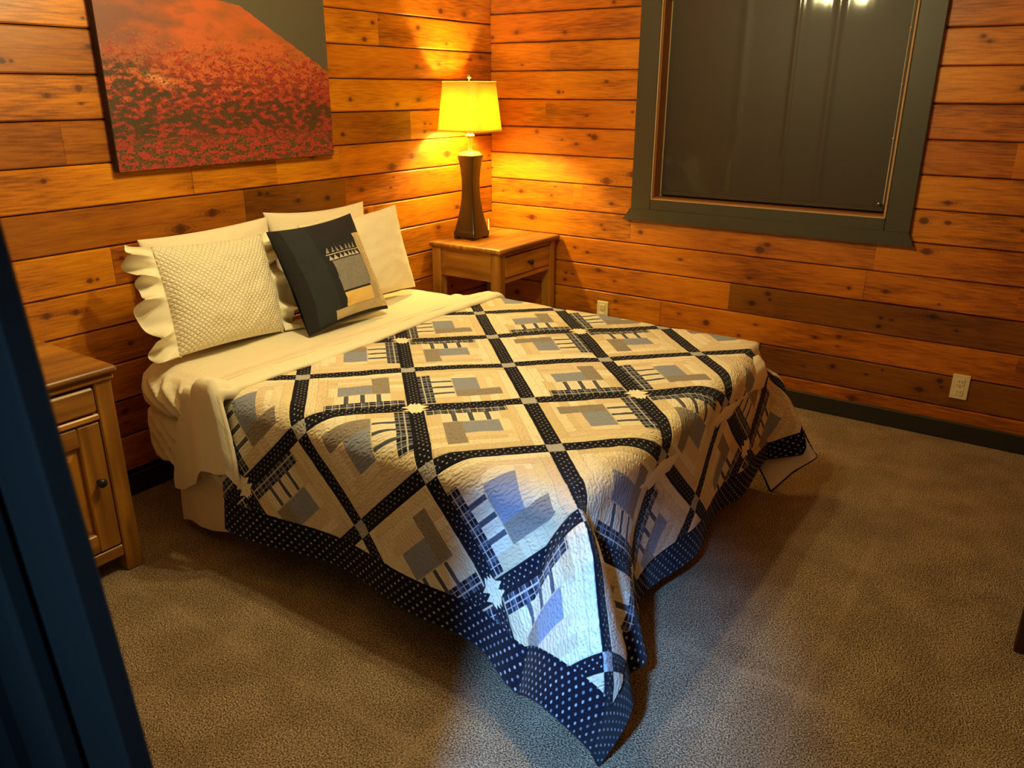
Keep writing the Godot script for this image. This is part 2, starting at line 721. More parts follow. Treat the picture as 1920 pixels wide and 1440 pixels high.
func cushion_image() -> Image:
	var n := 512
	var im := Image.create(n, n, false, Image.FORMAT_RGB8)
	im.fill(rgb8(30, 31, 40))
	var put := func(x0: float, x1: float, y0: float, y1: float, c: Color) -> void:
		im.fill_rect(Rect2i(int(x0 * n), int(y0 * n), int((x1 - x0) * n), int((y1 - y0) * n)), c)
	put.call(0.0, 0.36, 0.0, 1.0, rgb8(38, 42, 48))
	put.call(0.0, 0.10, 0.0, 1.0, rgb8(24, 24, 32))
	put.call(0.36, 0.86, 0.0, 0.2, rgb8(34, 32, 42))
	# rows of little triangles
	for k in 7:
		var x := 0.42 + k * 0.058
		for t in 24:
			var f := t / 24.0
			put.call(x + 0.016 * f + 0.008, x + 0.042 - 0.016 * f, 0.335 - 0.055 * f, 0.34 - 0.055 * f, rgb8(150, 140, 130))
			put.call(x + 0.028 * f, x + 0.056 - 0.028 * f, 0.41 - 0.05 * f, 0.413 - 0.05 * f, rgb8(196, 188, 172))
	put.call(0.41, 0.84, 0.35, 0.358, rgb8(210, 200, 184))
	put.call(0.43, 0.84, 0.42, 0.72, rgb8(136, 132, 130))
	for k in 900:
		var x := rng.randf_range(0.43, 0.83)
		var y := rng.randf_range(0.42, 0.715)
		put.call(x, x + 0.006, y, y + 0.006, rgb8(118, 115, 116))
	put.call(0.84, 0.90, 0.20, 0.80, rgb8(196, 180, 150))
	put.call(0.90, 0.985, 0.20, 0.97, rgb8(214, 196, 148))
	for k in 700:
		var x := rng.randf_range(0.85, 0.97)
		var y := rng.randf_range(0.22, 0.95)
		put.call(x, x + 0.006, y, y + 0.01, rgb8(170, 150, 116))
	put.call(0.44, 0.80, 0.74, 0.88, rgb8(226, 192, 120))
	put.call(0.80, 0.90, 0.70, 0.97, rgb8(172, 158, 134))
	put.call(0.30, 0.90, 0.88, 0.97, rgb8(186, 168, 134))
	put.call(0.42, 0.44, 0.42, 0.88, rgb8(28, 28, 36))
	put.call(0.0, 1.0, 0.972, 1.0, rgb8(24, 24, 30))
	put.call(0.985, 1.0, 0.0, 1.0, rgb8(24, 24, 30))
	return im


# a landscape print: a red slope of heath and scrub under a flat grey sky
func print_image() -> Image:
	var w := 768
	var h := 600
	var n1 := noise(0.010, 61, 5)
	var n2 := noise(0.035, 62, 5)
	var n3 := noise(0.12, 63, 3)
	var im := Image.create(w, h, false, Image.FORMAT_RGB8)
	var sky := rgb8(84, 78, 66)
	var slope := rgb8(182, 88, 46)
	var slope_dark := rgb8(150, 84, 44)
	var mauve := rgb8(122, 74, 62)
	var red := rgb8(152, 52, 40)
	var rose := rgb8(168, 58, 52)
	var olive := rgb8(84, 68, 36)
	var dark := rgb8(52, 38, 26)
	var sand := rgb8(206, 140, 92)
	for y in h:
		for x in w:
			var u := float(x) / w
			var v := float(y) / h
			var a := n1.get_noise_2d(x * 0.8, y * 1.8)
			var b := n2.get_noise_2d(x * 0.7, y * 1.5)
			var f := n3.get_noise_2d(x * 0.8, y * 1.2)
			# the slope rises to the left edge of the sky, then falls to the right edge
			var ridge := 0.275 - (0.57 - u) * 0.15 + 0.006 * b if u < 0.57 else 0.275 + (u - 0.57) * 0.68 + 0.005 * b
			if v < ridge:
				im.set_pixel(x, y, sky)
				continue
			var c := slope.lerp(slope_dark, clampf(0.45 + a * 1.4 - (v - ridge) * 2.0, 0, 1))
			c = c.lerp(mauve, clampf((0.40 - u) * 3.0 + a * 0.8, 0, 1) * clampf((0.62 - v) * 5.0, 0, 1))
			c = c.lerp(red, smoothstep(0.50, 0.66, v + 0.3 * b))
			# scattered scrub, thicker towards the front
			var band := exp(-pow((v - 0.79 - 0.05 * a) / 0.055, 2))
			var lower := smoothstep(0.52, 0.66, v - 0.08 * u)
			var scrub := smoothstep(0.0, 0.16, b + 0.45 * f + 0.5 * a - 0.06 + 0.30 * band) * maxf(lower * 0.9, band)
			var left := smoothstep(0.30, 0.05, u) * smoothstep(0.50, 0.58, v) * smoothstep(0.88, 0.8, v)
			scrub = clampf(scrub + left * smoothstep(-0.2, 0.2, b + f * 0.5), 0, 1)
			c = c.lerp(olive.lerp(dark, clampf(0.5 + f * 1.5, 0, 1)), scrub)
			# flowers in front
			var front := smoothstep(0.86, 0.90, v + 0.05 * a)
			c = c.lerp(rose.lerp(red, clampf(0.5 + f, 0, 1)), front * smoothstep(-0.06, 0.1, b + 0.3 * f))
			c = c.lerp(olive, front * smoothstep(0.05, -0.12, b + 0.3 * f) * 0.9)
			# a pale outcrop on the left, dry twigs and dark gaps
			var rock := exp(-pow((u - 0.20) / 0.055, 2) - pow((v - 0.615 - (u - 0.2) * 0.4) / 0.022, 2))
			c = c.lerp(sand, clampf(rock * (0.8 + f * 1.2), 0, 1))
			if v > 0.42:
				c = c.lerp(sand, smoothstep(0.30, 0.55, f) * 0.35)
				c = c.darkened(clampf(smoothstep(0.22, 0.5, -f) * 0.5 * smoothstep(0.44, 0.56, v), 0, 1))
			im.set_pixel(x, y, c)
	return im


# ---------------------------------------------------------------- the room

# one board: its face looks along `out`, it runs along `along`; y0..y1 high, l0..l1 long
func board(parent: Node, origin: Vector3, along: Vector3, out: Vector3, l0: float, l1: float, y0: float, y1: float, tone := -1) -> void:
	if l1 - l0 < 0.01 or y1 - y0 < 0.01:
		return
	var st := begin()
	var proud := rng.randf_range(-0.0015, 0.0015)
	var g := 0.002
	var ch := 0.007
	var prof := [Vector2(y0 + g, -0.018), Vector2(y0 + g, -0.006 + proud), Vector2(y0 + g + ch * 0.7, proud), Vector2(y1 - g - ch * 0.7, proud), Vector2(y1 - g, -0.006 + proud), Vector2(y1 - g, -0.018)]
	var strip := rng.randi() % 14
	var off := rng.randf()
	if tone < 0:
		tone = [0, 0, 0, 1, 1, 2, 2, 3, 5][rng.randi() % 9]
	var at := func(l: float, k: int) -> Vector3:
		return origin + along * l + Vector3(0, prof[k].x, 0) + out * prof[k].y
	var uv := func(l: float, k: int) -> Vector2:
		return Vector2(off + l / 3.6, (strip + clampf(1.0 - (prof[k].x - y0) / 0.1442, 0.02, 0.98)) / 14.0)
	var flip := along.cross(Vector3.UP).dot(out) < 0
	for k in prof.size() - 1:
		if flip:
			quad(st, at.call(l1, k), at.call(l0, k), at.call(l0, k + 1), at.call(l1, k + 1), uv.call(l1, k), uv.call(l0, k), uv.call(l0, k + 1), uv.call(l1, k + 1))
		else:
			quad(st, at.call(l0, k), at.call(l1, k), at.call(l1, k + 1), at.call(l0, k + 1), uv.call(l0, k), uv.call(l1, k), uv.call(l1, k + 1), uv.call(l0, k + 1))
	for e: float in [l0, l1]:
		for k in range(1, prof.size() - 1):
			vert(st, at.call(e, 0), uv.call(e, 0))
			vert(st, at.call(e, k), uv.call(e, k))
			vert(st, at.call(e, k + 1), uv.call(e, k + 1))
	part("plank", done(st), M.wood_tones[tone], parent)


# rows of boards, with butt joints where given: {row: [[length, tone], ...]}
func boarding(parent: Node, origin: Vector3, along: Vector3, out: Vector3, l0: float, l1: float, base: float, joints: Dictionary, holes := []) -> void:
	var pitch := 0.1442
	var row := 0
	while base + row * pitch < CEIL:
		var y0 := maxf(base + row * pitch, 0.0)
		var y1 := minf(base + (row + 1) * pitch, CEIL)
		var cuts := [[l0, -1]]
		if joints.has(row):
			cuts = [[l0, joints[row][0]]]
			for j: Array in joints[row].slice(1):
				cuts.append(j)
		else:
			var x := l0 + rng.randf_range(0.9, 2.6)
			while x < l1 - 0.4:
				cuts.append([x, -1])
				x += rng.randf_range(1.4, 2.8)
		for k in cuts.size():
			var a: float = cuts[k][0]
			var b: float = cuts[k + 1][0] - 0.001 if k + 1 < cuts.size() else l1
			var tone: int = cuts[k][1]
			var spans := [[a, b]]
			for hole: Array in holes:      # [from, to, low, high]
				if y1 > hole[2] + 0.01 and y0 < hole[3] - 0.01:
					var rest := []
					for sp: Array in spans:
						if sp[1] <= hole[0] or sp[0] >= hole[1]:
							rest.append(sp)
							continue
						if sp[0] < hole[0]:
							rest.append([sp[0], hole[0]])
						if sp[1] > hole[1]:
							rest.append([hole[1], sp[1]])
					spans = rest
			for sp: Array in spans:
				board(parent, origin, along, out, sp[0], sp[1], y0, y1, tone)
		row += 1


func build_room() -> void:
	var f := struct("floor", "taupe speckled wall-to-wall carpet around the bed", "carpet")
	box_part("underlay", Vector3(-2.3, -0.08, -2.95), Vector3(4.05, -0.004, 1.35), M.gap, f, 0.001)
	var fl := begin()
	var cor := [Vector3(-2.3, 0, 1.35), Vector3(4.05, 0, 1.35), Vector3(4.05, 0, -2.95), Vector3(-2.3, 0, -2.95)]
	for k: int in [0, 2, 1, 0, 3, 2]:
		fl.set_uv2(Vector2(cor[k].x, cor[k].z) / 2.6)
		vert(fl, cor[k], Vector2(cor[k].x, cor[k].z) / 0.72)
	part("carpet", done(fl), M.carpet, f)
	var c := struct("ceiling")
	box_part("panel", Vector3(-2.3, CEIL, -2.95), Vector3(4.05, CEIL + 0.1, 1.35), M.ceiling, c, 0.001)
	# the wall behind the bed: boards run along x
	var wl := struct("wall_left", "knotty pine board wall behind the bed and landscape canvas", "wall")
	box_part("backing", Vector3(0.2, 0, ZL - 0.14), Vector3(XR + 0.15, CEIL, ZL - 0.014), M.gap, wl, 0.001)
	# row 0 starts at 0.963 - 6 * 0.1442
	boarding(wl, Vector3(0, 0, ZL), Vector3.RIGHT, Vector3.BACK, 0.36, XR, 0.098, {
		0: [3], 1: [1, [2.3, 0]], 2: [0, [1.9, 1]], 3: [2], 4: [0, [2.9, 2]], 5: [0, [1.55, 3], [2.9, 0]],
		6: [5, [2.15, 4], [2.72, 3]], 7: [0, [1.92, 0], [2.70, 3]], 8: [5, [1.45, 5], [3.2, 0]], 9: [0, [2.5, 2]], 10: [5, [2.2, 3]], 11: [2, [3.0, 0]], 12: [5, [2.4, 3]]})
	box_part("baseboard", Vector3(0.36, 0, ZL), Vector3(XR, 0.088, ZL + 0.015), M.trim_dark, wl, 0.004)
	# the window wall: boards run along z
	var wr := struct("wall_right", "knotty pine board wall around the dark window", "wall")
	var hole := [-1.79, -0.65, 0.955, 2.03]
	for b: Array in [[-2.95, -1.79, 0.0, CEIL], [-0.65, 1.35, 0.0, CEIL], [-1.79, -0.65, 0.0, 0.955], [-1.79, -0.65, 2.03, CEIL]]:
		box_part("backing", Vector3(XR + 0.014, b[2], b[0]), Vector3(XR + 0.15, b[3], b[1]), M.gap, wr, 0.001)
	boarding(wr, Vector3(XR, 0, 0), Vector3.BACK, Vector3.LEFT, ZL, 0.2, 0.003, {
		0: [3, [-1.9, 1]], 1: [3, [-1.25, 4]], 2: [0, [-1.7, 3]], 3: [3, [-1.33, 4]], 4: [3, [-0.7, 3]], 5: [2, [-1.9, 3]], 6: [0, [-2.2, 2]],
		7: [2], 8: [1], 9: [3], 10: [0], 11: [2], 12: [3], 13: [1]}, [hole])
	box_part("baseboard", Vector3(XR - 0.015, 0, ZL), Vector3(XR, 0.086, 0.2), M.trim_dark, wr, 0.004)
	# the stub of wall by the camera's right hand
	var wf := struct("wall_front", "dark stub of wall at the right edge with dark baseboard", "wall")
	box_part("backing", Vector3(2.37, 0, 0.17), Vector3(XR, CEIL, 1.35), M.gap, wf, 0.001)
	boarding(wf, Vector3(0, 0, 0.155), Vector3.RIGHT, Vector3.FORWARD, 2.40, XR, 0.03, {})
	box_part("baseboard", Vector3(2.37, 0, 0.135), Vector3(XR, 0.095, 0.155), M.trim_dark, wf, 0.004)
	box_part("corner_trim", Vector3(2.35, 0, 0.12), Vector3(2.40, CEIL, 0.24), mat(rgb8(58, 26, 18), 0.45), wf, 0.004)
	# walls beside and behind the camera
	var wd := struct("wall_near")
	box_part("backing", Vector3(0.30, 0, -2.95), Vector3(0.36, CEIL, -0.86), M.hall, wd, 0.001)
	box_part("lintel", Vector3(0.30, 2.06, -0.86), Vector3(0.36, CEIL, 0.36), M.hall, wd, 0.001)
	box_part("backing", Vector3(0.30, 0, 0.36), Vector3(0.36, CEIL, 1.35), M.hall, wd, 0.001)
	var wb := struct("wall_back")
	box_part("panel", Vector3(-2.3, 0, 1.25), Vector3(2.4, CEIL, 1.35), M.ceiling, wb, 0.001)
	var wh := struct("wall_hall")
	box_part("panel", Vector3(-2.3, 0, -2.95), Vector3(-2.0, CEIL, 1.35), M.hall, wh, 0.001)
	box_part("panel", Vector3(-2.3, 0, -2.95), Vector3(0.3, CEIL, -2.85), M.hall, wh, 0.001)


func prism(st: SurfaceTool, outline: Array, axis: Vector3, depth: float) -> void:
	# outline: points counter-clockwise seen from +axis
	var c := Vector3.ZERO
	for p: Vector3 in outline:
		c += p
	c = c / outline.size() + axis * depth * 0.5
	for k in outline.size():
		var a: Vector3 = outline[k]
		var b: Vector3 = outline[(k + 1) % outline.size()]
		tri_out(st, a, b, b + axis * depth, c)
		tri_out(st, a, b + axis * depth, a + axis * depth, c)
	for k in range(1, outline.size() - 1):
		tri_out(st, outline[0], outline[k], outline[k + 1], c)
		tri_out(st, outline[0] + axis * depth, outline[k] + axis * depth, outline[k + 1] + axis * depth, c)


func build_window() -> void:
	var w := struct("window_1", "wide window in dark grey casing on the pine wall", "window")
	var x0 := XR - 0.022
	var z0 := -1.897
	var z1 := -0.548
	var iz0 := -1.786
	var iz1 := -0.655
	var iy0 := 0.962
	var iy1 := 2.02
	box_part("casing", Vector3(x0, iy0 - 0.06, z0), Vector3(XR + 0.005, 2.14, iz0), M.trim, w, 0.004)
	box_part("casing", Vector3(x0, iy0 - 0.06, iz1), Vector3(XR + 0.005, 2.14, z1), M.trim, w, 0.004)
	box_part("casing", Vector3(x0, iy1, iz0), Vector3(XR + 0.005, 2.14, iz1), M.trim, w, 0.004)
	box_part("casing", Vector3(x0, iy0 - 0.06, iz0), Vector3(XR + 0.005, iy0, iz1), M.trim, w, 0.002)
	# sill board with slanted ends
	var st := begin()
	prism(st, [Vector3(XR - 0.034, 0.912, z0 + 0.002), Vector3(XR - 0.034, 0.852, z0 - 0.038), Vector3(XR - 0.034, 0.852, z1 + 0.026), Vector3(XR - 0.034, 0.912, z1 - 0.004)], Vector3.RIGHT, 0.036)
	part("sill", done(st), M.trim, w)
	# wooden liner of the opening, its pale front edge showing
	for s: Array in [[iz0, iz0 + 0.012, iy0, iy1], [iz1 - 0.012, iz1, iy0, iy1], [iz0, iz1, iy0, iy0 + 0.012], [iz0, iz1, iy1 - 0.012, iy1]]:
		box_part("jamb_liner", Vector3(XR - 0.012, s[2], s[0]), Vector3(XR + 0.125, s[3], s[1]), M.liner, w, 0.001)
	for s: Array in [[iz0, iz0 + 0.007, iy0, iy1], [iz1 - 0.007, iz1, iy0, iy1], [iz0, iz1, iy0, iy0 + 0.007]]:
		box_part("bead", Vector3(x0 - 0.002, s[2], s[0]), Vector3(XR - 0.011, s[3], s[1]), M.liner_edge, w, 0.002)
	for s: Array in [[iz0 + 0.012, iz0 + 0.022, iy0 + 0.012, iy1 - 0.012], [iz1 - 0.022, iz1 - 0.012, iy0 + 0.012, iy1 - 0.012]]:
		box_part("stop", Vector3(XR + 0.062, s[2], s[0]), Vector3(XR + 0.075, s[3], s[1]), M.liner_edge, w, 0.002)
	var glass := mat(Color(0.9, 0.95, 1.0, 0.08), 0.02)
	glass.transparency = BaseMaterial3D.TRANSPARENCY_ALPHA
	box_part("pane", Vector3(XR + 0.1, iy0 + 0.01, iz0 + 0.01), Vector3(XR + 0.106, iy1 - 0.01, iz1 - 0.01), glass, w, 0.0005)
	# roller blind
	var b := thing("roller_blind", "dark brown blackout roller blind pulled down inside the grey window casing", "blind", Vector3(XR + 0.05, 0, 0))
	var rows := []
	var uvs := []
	var ba := iz0 + 0.024
	var bb := iz1 - 0.024
	for i in 25:
		var y := lerpf(0.992, 1.93, i / 24.0)
		var row := PackedVector3Array()
		var uv := PackedVector2Array()
		for j in 161:
			var t := j / 160.0
			var x := 0.0005 * wob.get_noise_2d(t * 3.0, y * 0.3) + 0.003 * (exp(-pow((t - 0.56) / 0.010, 2)) + exp(-pow((t - 0.72) / 0.016, 2)) + 0.6 * exp(-pow((t - 0.34) / 0.02, 2)))
			row.append(Vector3(-x, y, lerpf(ba, bb, t)))
			uv.append(Vector2(t, y))
		rows.append(row)
		uvs.append(uv)
	st = begin(true)
	skin(st, rows, uvs, true)
	part("fabric", done(st), M.blind, b)
	box_part("hem_bar", Vector3(-0.006, 0.983, ba), Vector3(0.006, 1.006, bb), mat(rgb8(58, 50, 42), 0.35), b, 0.004)
	st = begin(true)
	tube(st, [Vector3(0.006, 1.948, ba), Vector3(0.006, 1.948, bb)], 0.026, 16)
	part("roller", done(st), M.blind, b)
	for z: float in [ba - 0.004, bb + 0.004]:
		box_part("bracket", Vector3(-0.03, 1.90, z - 0.004), Vector3(0.03, 1.975, z + 0.004), M.metal, b, 0.003)
	# bead chain down the right side, held at the bottom
	var ch := part("chain", chain_shape(bb), M.plastic_clear, b)
	ch.set_meta("label", "thin pale bead chain with clip")
	st = begin(true)
	lathe(st, [Vector2(0.0, -0.007), Vector2(0.005, -0.005), Vector2(0.007, 0), Vector2(0.005, 0.005), Vector2(0, 0.007)], Vector3(-0.02, 1.02, bb - 0.022), 10)
	part("chain_clip", done(st), M.metal, b)


func chain_shape(bb: float) -> SurfaceTool:
	var st := begin(true)
	tube(st, [Vector3(-0.032, 1.94, bb - 0.002), Vector3(-0.034, 1.6, bb - 0.003), Vector3(-0.033, 1.25, bb - 0.001), Vector3(-0.03, 1.02, bb - 0.002)], 0.0022, 6)
	for y: float in [1.74, 1.52, 1.30]:
		lathe(st, [Vector2(0, -0.005), Vector2(0.0045, -0.002), Vector2(0.0045, 0.002), Vector2(0, 0.005)], Vector3(-0.034, y, bb - 0.002), 8)
	return done(st)


func build_door() -> void:
	# the near door frame, its hall side stepping away from the opening; it stands a little out of plumb
	var d := struct("door_1", "dark painted door frame at the near left edge", "door frame")
	var up := Vector3(-0.026, 0.542, -0.012).normalized()
	var right := Vector3(1, 0, 0)
	right = (right - up * right.dot(up)).normalized()
	var base := Vector3(0.303, 0.873, -0.631) - up * (0.873 / up.y)
	d.transform = Transform3D(Basis(right, up, right.cross(up)), base)
	# local: +x into the bedroom, +z into the opening; the corner (0, y, 0) is the edge that is seen
	var gloss := mat(rgb8(17, 15, 12), 0.45)
	gloss.metallic_specular = 0.2
	box_part("jamb", Vector3(-0.024, 0, -0.085), Vector3(0.0, 2.12, 0.0), gloss, d, 0.003)
	box_part("casing", Vector3(-0.05, 0, -0.17), Vector3(-0.0245, 2.12, -0.086), gloss, d, 0.006)
	box_part("backband", Vector3(-0.068, 0, -0.205), Vector3(-0.0245, 2.12, -0.171), gloss, d, 0.008)
	box_part("lining", Vector3(-0.024, 0, -0.30), Vector3(0.0, 2.12, -0.086), gloss, d, 0.003)
	# far side of the opening, behind the camera's shoulder
	var e := struct("door_2")
	box_part("jamb", Vector3(0.27, 0, 0.34), Vector3(0.38, 2.08, 0.36), M.trim, e, 0.003)
	box_part("casing", Vector3(0.29, 2.04, -0.64), Vector3(0.37, 2.06, 0.36), M.trim, e, 0.003)


const LAMP_WARM := Vector3(1.0, 0.84, 0.38)

func warm() -> Color:
	return lin(LAMP_WARM.x, LAMP_WARM.y, LAMP_WARM.z)


# a two-bulb ceiling fixture that hangs above the bed, out of the frame; its bulbs show in the blind
func ceiling_lamp() -> void:
	var o := thing("ceiling_light", "two-bulb ceiling light hanging over the middle of the bed", "ceiling light", Vector3(1.78, CEIL, -1.5))
	var st := begin(true)
	lathe(st, [Vector2(0, -0.035), Vector2(0.06, -0.03), Vector2(0.08, 0.0)])
	part("canopy", done(st), M.bronze, o)
	st = begin(true)
	tube(st, [Vector3(0, -0.03, 0), Vector3(0, -0.40, 0)], 0.008, 10)
	part("stem", done(st), M.bronze, o)
	st = begin(true)
	tube(st, [Vector3(-0.05, -0.40, 0.11), Vector3(0, -0.39, 0), Vector3(0.05, -0.40, -0.11)], 0.009, 10)
	part("arm", done(st), M.bronze, o)
	for s: float in [-1.0, 1.0]:
		var at := Vector3(-0.05, -0.40, 0.11) * Vector3(-s, 1, -s) if s > 0 else Vector3(-0.05, -0.40, 0.11)
		st = begin(true)
		lathe(st, [Vector2(0.016, 0.0), Vector2(0.018, -0.03), Vector2(0.0, -0.03)], at, 14)
		part("socket", done(st), M.bronze, o)
		st = begin(true)
		lathe(st, [Vector2(0.0, -0.125), Vector2(0.02, -0.118), Vector2(0.033, -0.095), Vector2(0.033, -0.075), Vector2(0.02, -0.045), Vector2(0.014, -0.03)], at, 16)
		var glow := mat(rgb8(250, 240, 220), 0.5)
		glow.emission_enabled = true
		glow.emission = warm()
		glow.emission_energy_multiplier = 14.0
		part("bulb", done(st), glow, o)
		var l := OmniLight3D.new()
		l.name = "bulb_light"
		l.light_color = warm()
		l.light_energy = 0.92
		l.light_size = 0.03
		l.omni_range = 12.0
		l.omni_attenuation = 2.0
		l.shadow_enabled = true
		o.add_child(l, true)
		l.position = at + Vector3(0, -0.085, 0)


# a cool white spotlight on the hall ceiling behind the camera, turned towards the foot of the bed
func hall_light() -> void:
	var o := thing("hall_spotlight", "cool white spotlight on the hall ceiling, aimed through the doorway at the bed's near corner", "spotlight", Vector3(-1.1, CEIL, -0.11))
	var st := begin(true)
	lathe(st, [Vector2(0.0, -0.02), Vector2(0.055, -0.018), Vector2(0.06, 0.0)])
	part("canopy", done(st), M.trim_dark, o)
	st = begin(true)
	tube(st, [Vector3(0, -0.01, 0), Vector3(0, -0.075, 0)], 0.008, 8)
	part("stem", done(st), M.trim_dark, o)
	var head := Node3D.new()
	head.name = "spot_head"
	o.add_child(head, true)
	var from := Vector3(0, -0.085, 0)
	head.transform = Transform3D(Basis.looking_at(Vector3(1.27, 0.08, -0.82) - o.position - from, Vector3.UP), from)
	st = begin(true)
	var rows := []
	var uvs := []
	for v: Vector2 in [Vector2(0.0, 0.06), Vector2(0.03, 0.055), Vector2(0.04, 0.03), Vector2(0.045, -0.06), Vector2(0.042, -0.06), Vector2(0.038, -0.03)]:
		var row := PackedVector3Array()
		var uv := PackedVector2Array()
		for k in 21:
			var t := TAU * k / 20
			row.append(Vector3(v.x * cos(t), v.x * sin(t), v.y))
			uv.append(Vector2(k, v.y))
		rows.append(row)
		uvs.append(uv)
	skin(st, rows, uvs)
	part("can", done(st), M.trim_dark, head)
	var glow := mat(rgb8(240, 246, 255), 0.5)
	glow.emission_enabled = true
	glow.emission = lin(0.17, 0.47, 1.0)
	glow.emission_energy_multiplier = 4.0
	st = begin(true)
	for k in 20:
		var t := TAU * k / 20
		var t2 := TAU * (k + 1) / 20
		vert(st, Vector3(0, 0, -0.036)); vert(st, Vector3(0.039 * cos(t), 0.039 * sin(t), -0.034)); vert(st, Vector3(0.039 * cos(t2), 0.039 * sin(t2), -0.034))
	part("lamp_lens", done(st), glow, head)
	var l := SpotLight3D.new()
	l.name = "lens_light"
	l.light_color = lin(0.17, 0.47, 1.0)
	l.light_energy = 30.0
	l.light_size = 0.10
	l.spot_angle = 11.5
	l.spot_angle_attenuation = 0.9
	l.spot_range = 12.0
	l.spot_attenuation = 2.0
	l.shadow_enabled = true
	head.add_child(l, true)
	l.position = Vector3(0, 0, -0.07)


# ---------------------------------------------------------------- the bed

func build_bed() -> void:
	var fr := thing("bedstead", "dark steel bedstead under the box spring, in the shadow of the quilt", "bedstead")
	box_part("rail", Vector3(BED_L + 0.08, 0.185, -2.6), Vector3(BED_L + 0.11, 0.215, BED_F - 0.08), M.trim_dark, fr)
	box_part("rail", Vector3(BED_R - 0.11, 0.185, -2.6), Vector3(BED_R - 0.08, 0.215, BED_F - 0.08), M.trim_dark, fr)
	for z: float in [-2.55, -1.7, BED_F - 0.3]:
		box_part("crossbar", Vector3(BED_L + 0.11, 0.185, z - 0.015), Vector3(BED_R - 0.11, 0.215, z + 0.015), M.trim_dark, fr)
		for x: float in [BED_L + 0.3, BED_R - 0.3]:
			box_part("leg", Vector3(x - 0.015, 0.0, z - 0.015), Vector3(x + 0.015, 0.185, z + 0.015), M.trim_dark, fr)
	# box spring and mattress, each in cream cloth with pulled folds on its side
	side_cloth("box_spring", "cream covered box spring under the mattress", "box spring", [Vector2(0.06, 0.217), Vector2(0.02, 0.235), Vector2(0.012, 0.28), Vector2(0.012, 0.36), Vector2(0.018, 0.405), Vector2(0.05, 0.42)], 0.10)
	side_cloth("mattress", "mattress in a wrinkled cream fitted sheet, its head corner bare beside the left nightstand", "mattress", [Vector2(0.05, 0.424), Vector2(0.02, 0.432), Vector2(0.0, 0.462), Vector2(-0.006, 0.50), Vector2(0.006, 0.54), Vector2(0.03, 0.566), Vector2(0.07, 0.58), Vector2(0.14, 0.585), Vector2(0.4, 0.585)], 0.14)
	top_sheet()
	under_sheet()
	quilt()
	pillows()


func side_cloth(called: String, label: String, category: String, prof: Array, r: float) -> void:
	var st := begin(true)
	var rows := []
	var uvs := []
	# fine profile
	var fine := []
	for k in prof.size() - 1:
		var steps := 4 if k < prof.size() - 2 else 3
		for s in steps:
			var t := float(s) / steps
			fine.append((prof[k] as Vector2).lerp(prof[k + 1], t))
	fine.append(prof[prof.size() - 1])
	for v: Vector2 in fine:
		var base := rounded(BED_L, BED_R, -2.66, BED_F, r, 10, v.x)
		var row := PackedVector3Array()
		var uv := PackedVector2Array()
		for k in base.size() - 1:
			var n := 180 if base[k].distance_to(base[k + 1]) > 0.3 else 1
			for s in n:
				var p := base[k].lerp(base[k + 1], float(s) / n)
				var q := Vector3(p.x, v.y, p.y)
				# folds run down from the head towards the foot on the left side
				var side := clampf((BED_L + 0.2 - q.x) / 0.1, 0, 1) * clampf((0.575 - v.y) / 0.03, 0, 1)
				var g := (q.z + 2.66) * 0.75 + (v.y - 0.58) * 0.95
				var fold := pow(absf(sin(g * 46.0 + 2.5 * wob.get_noise_2d(q.z * 2.0, q.y * 3.0))), 4.0)
				q.x -= side * 0.022 * fold * clampf((q.z + 2.6) / 0.15, 0, 1) * clampf((-2.08 - q.z) / 0.1, 0, 1) - side * 0.003 * wob.get_noise_2d(q.z * 6.0, q.y * 8.0)
				q.y += 0.004 * wob.get_noise_2d(q.x * 5.0, q.z * 5.0) * (1.0 - side) * (1.0 if v.y > 0.57 else 0.0)
				row.append(q)
				uv.append(Vector2(q.x + q.y, q.z))
		row.append(row[0])
		uv.append(uv[0])
		rows.append(row)
		uvs.append(uv)
	skin(st, rows, uvs, true)
	for e: int in [0, rows.size() - 1]:
		var row: PackedVector3Array = rows[e]
		var c := Vector3((BED_L + BED_R) / 2, row[0].y, (-2.66 + BED_F) / 2)
		for k in row.size() - 1:
			if e == 0:
				vert(st, c); vert(st, row[k + 1]); vert(st, row[k])
			else:
				vert(st, c); vert(st, row[k]); vert(st, row[k + 1])
	var o := part(called, done(st), M.sheet, self)
	tag(o, label, category)


# cloth laid over the left and right edges of the bed: point at arc length u (bed coordinates) and place z
func over_sides(u: float, z: float, lift: float, r := 0.07) -> Vector3:
	var top := BED_TOP + lift
	var l := BED_L - lift
	var rr := BED_R + lift
	if u < l + r:
		var s := l + r - u
		if s < r * PI / 2:
			return Vector3(l + r - r * sin(s / r), top - r * (1 - cos(s / r)), z)
		return Vector3(l, top - r - (s - r * PI / 2), z)
	if u > rr - r:
		var s := u - (rr - r)
		if s < r * PI / 2:
			return Vector3(rr - r + r * sin(s / r), top - r * (1 - cos(s / r)), z)
		return Vector3(rr, top - r - (s - r * PI / 2), z)
	return Vector3(u, top, z)


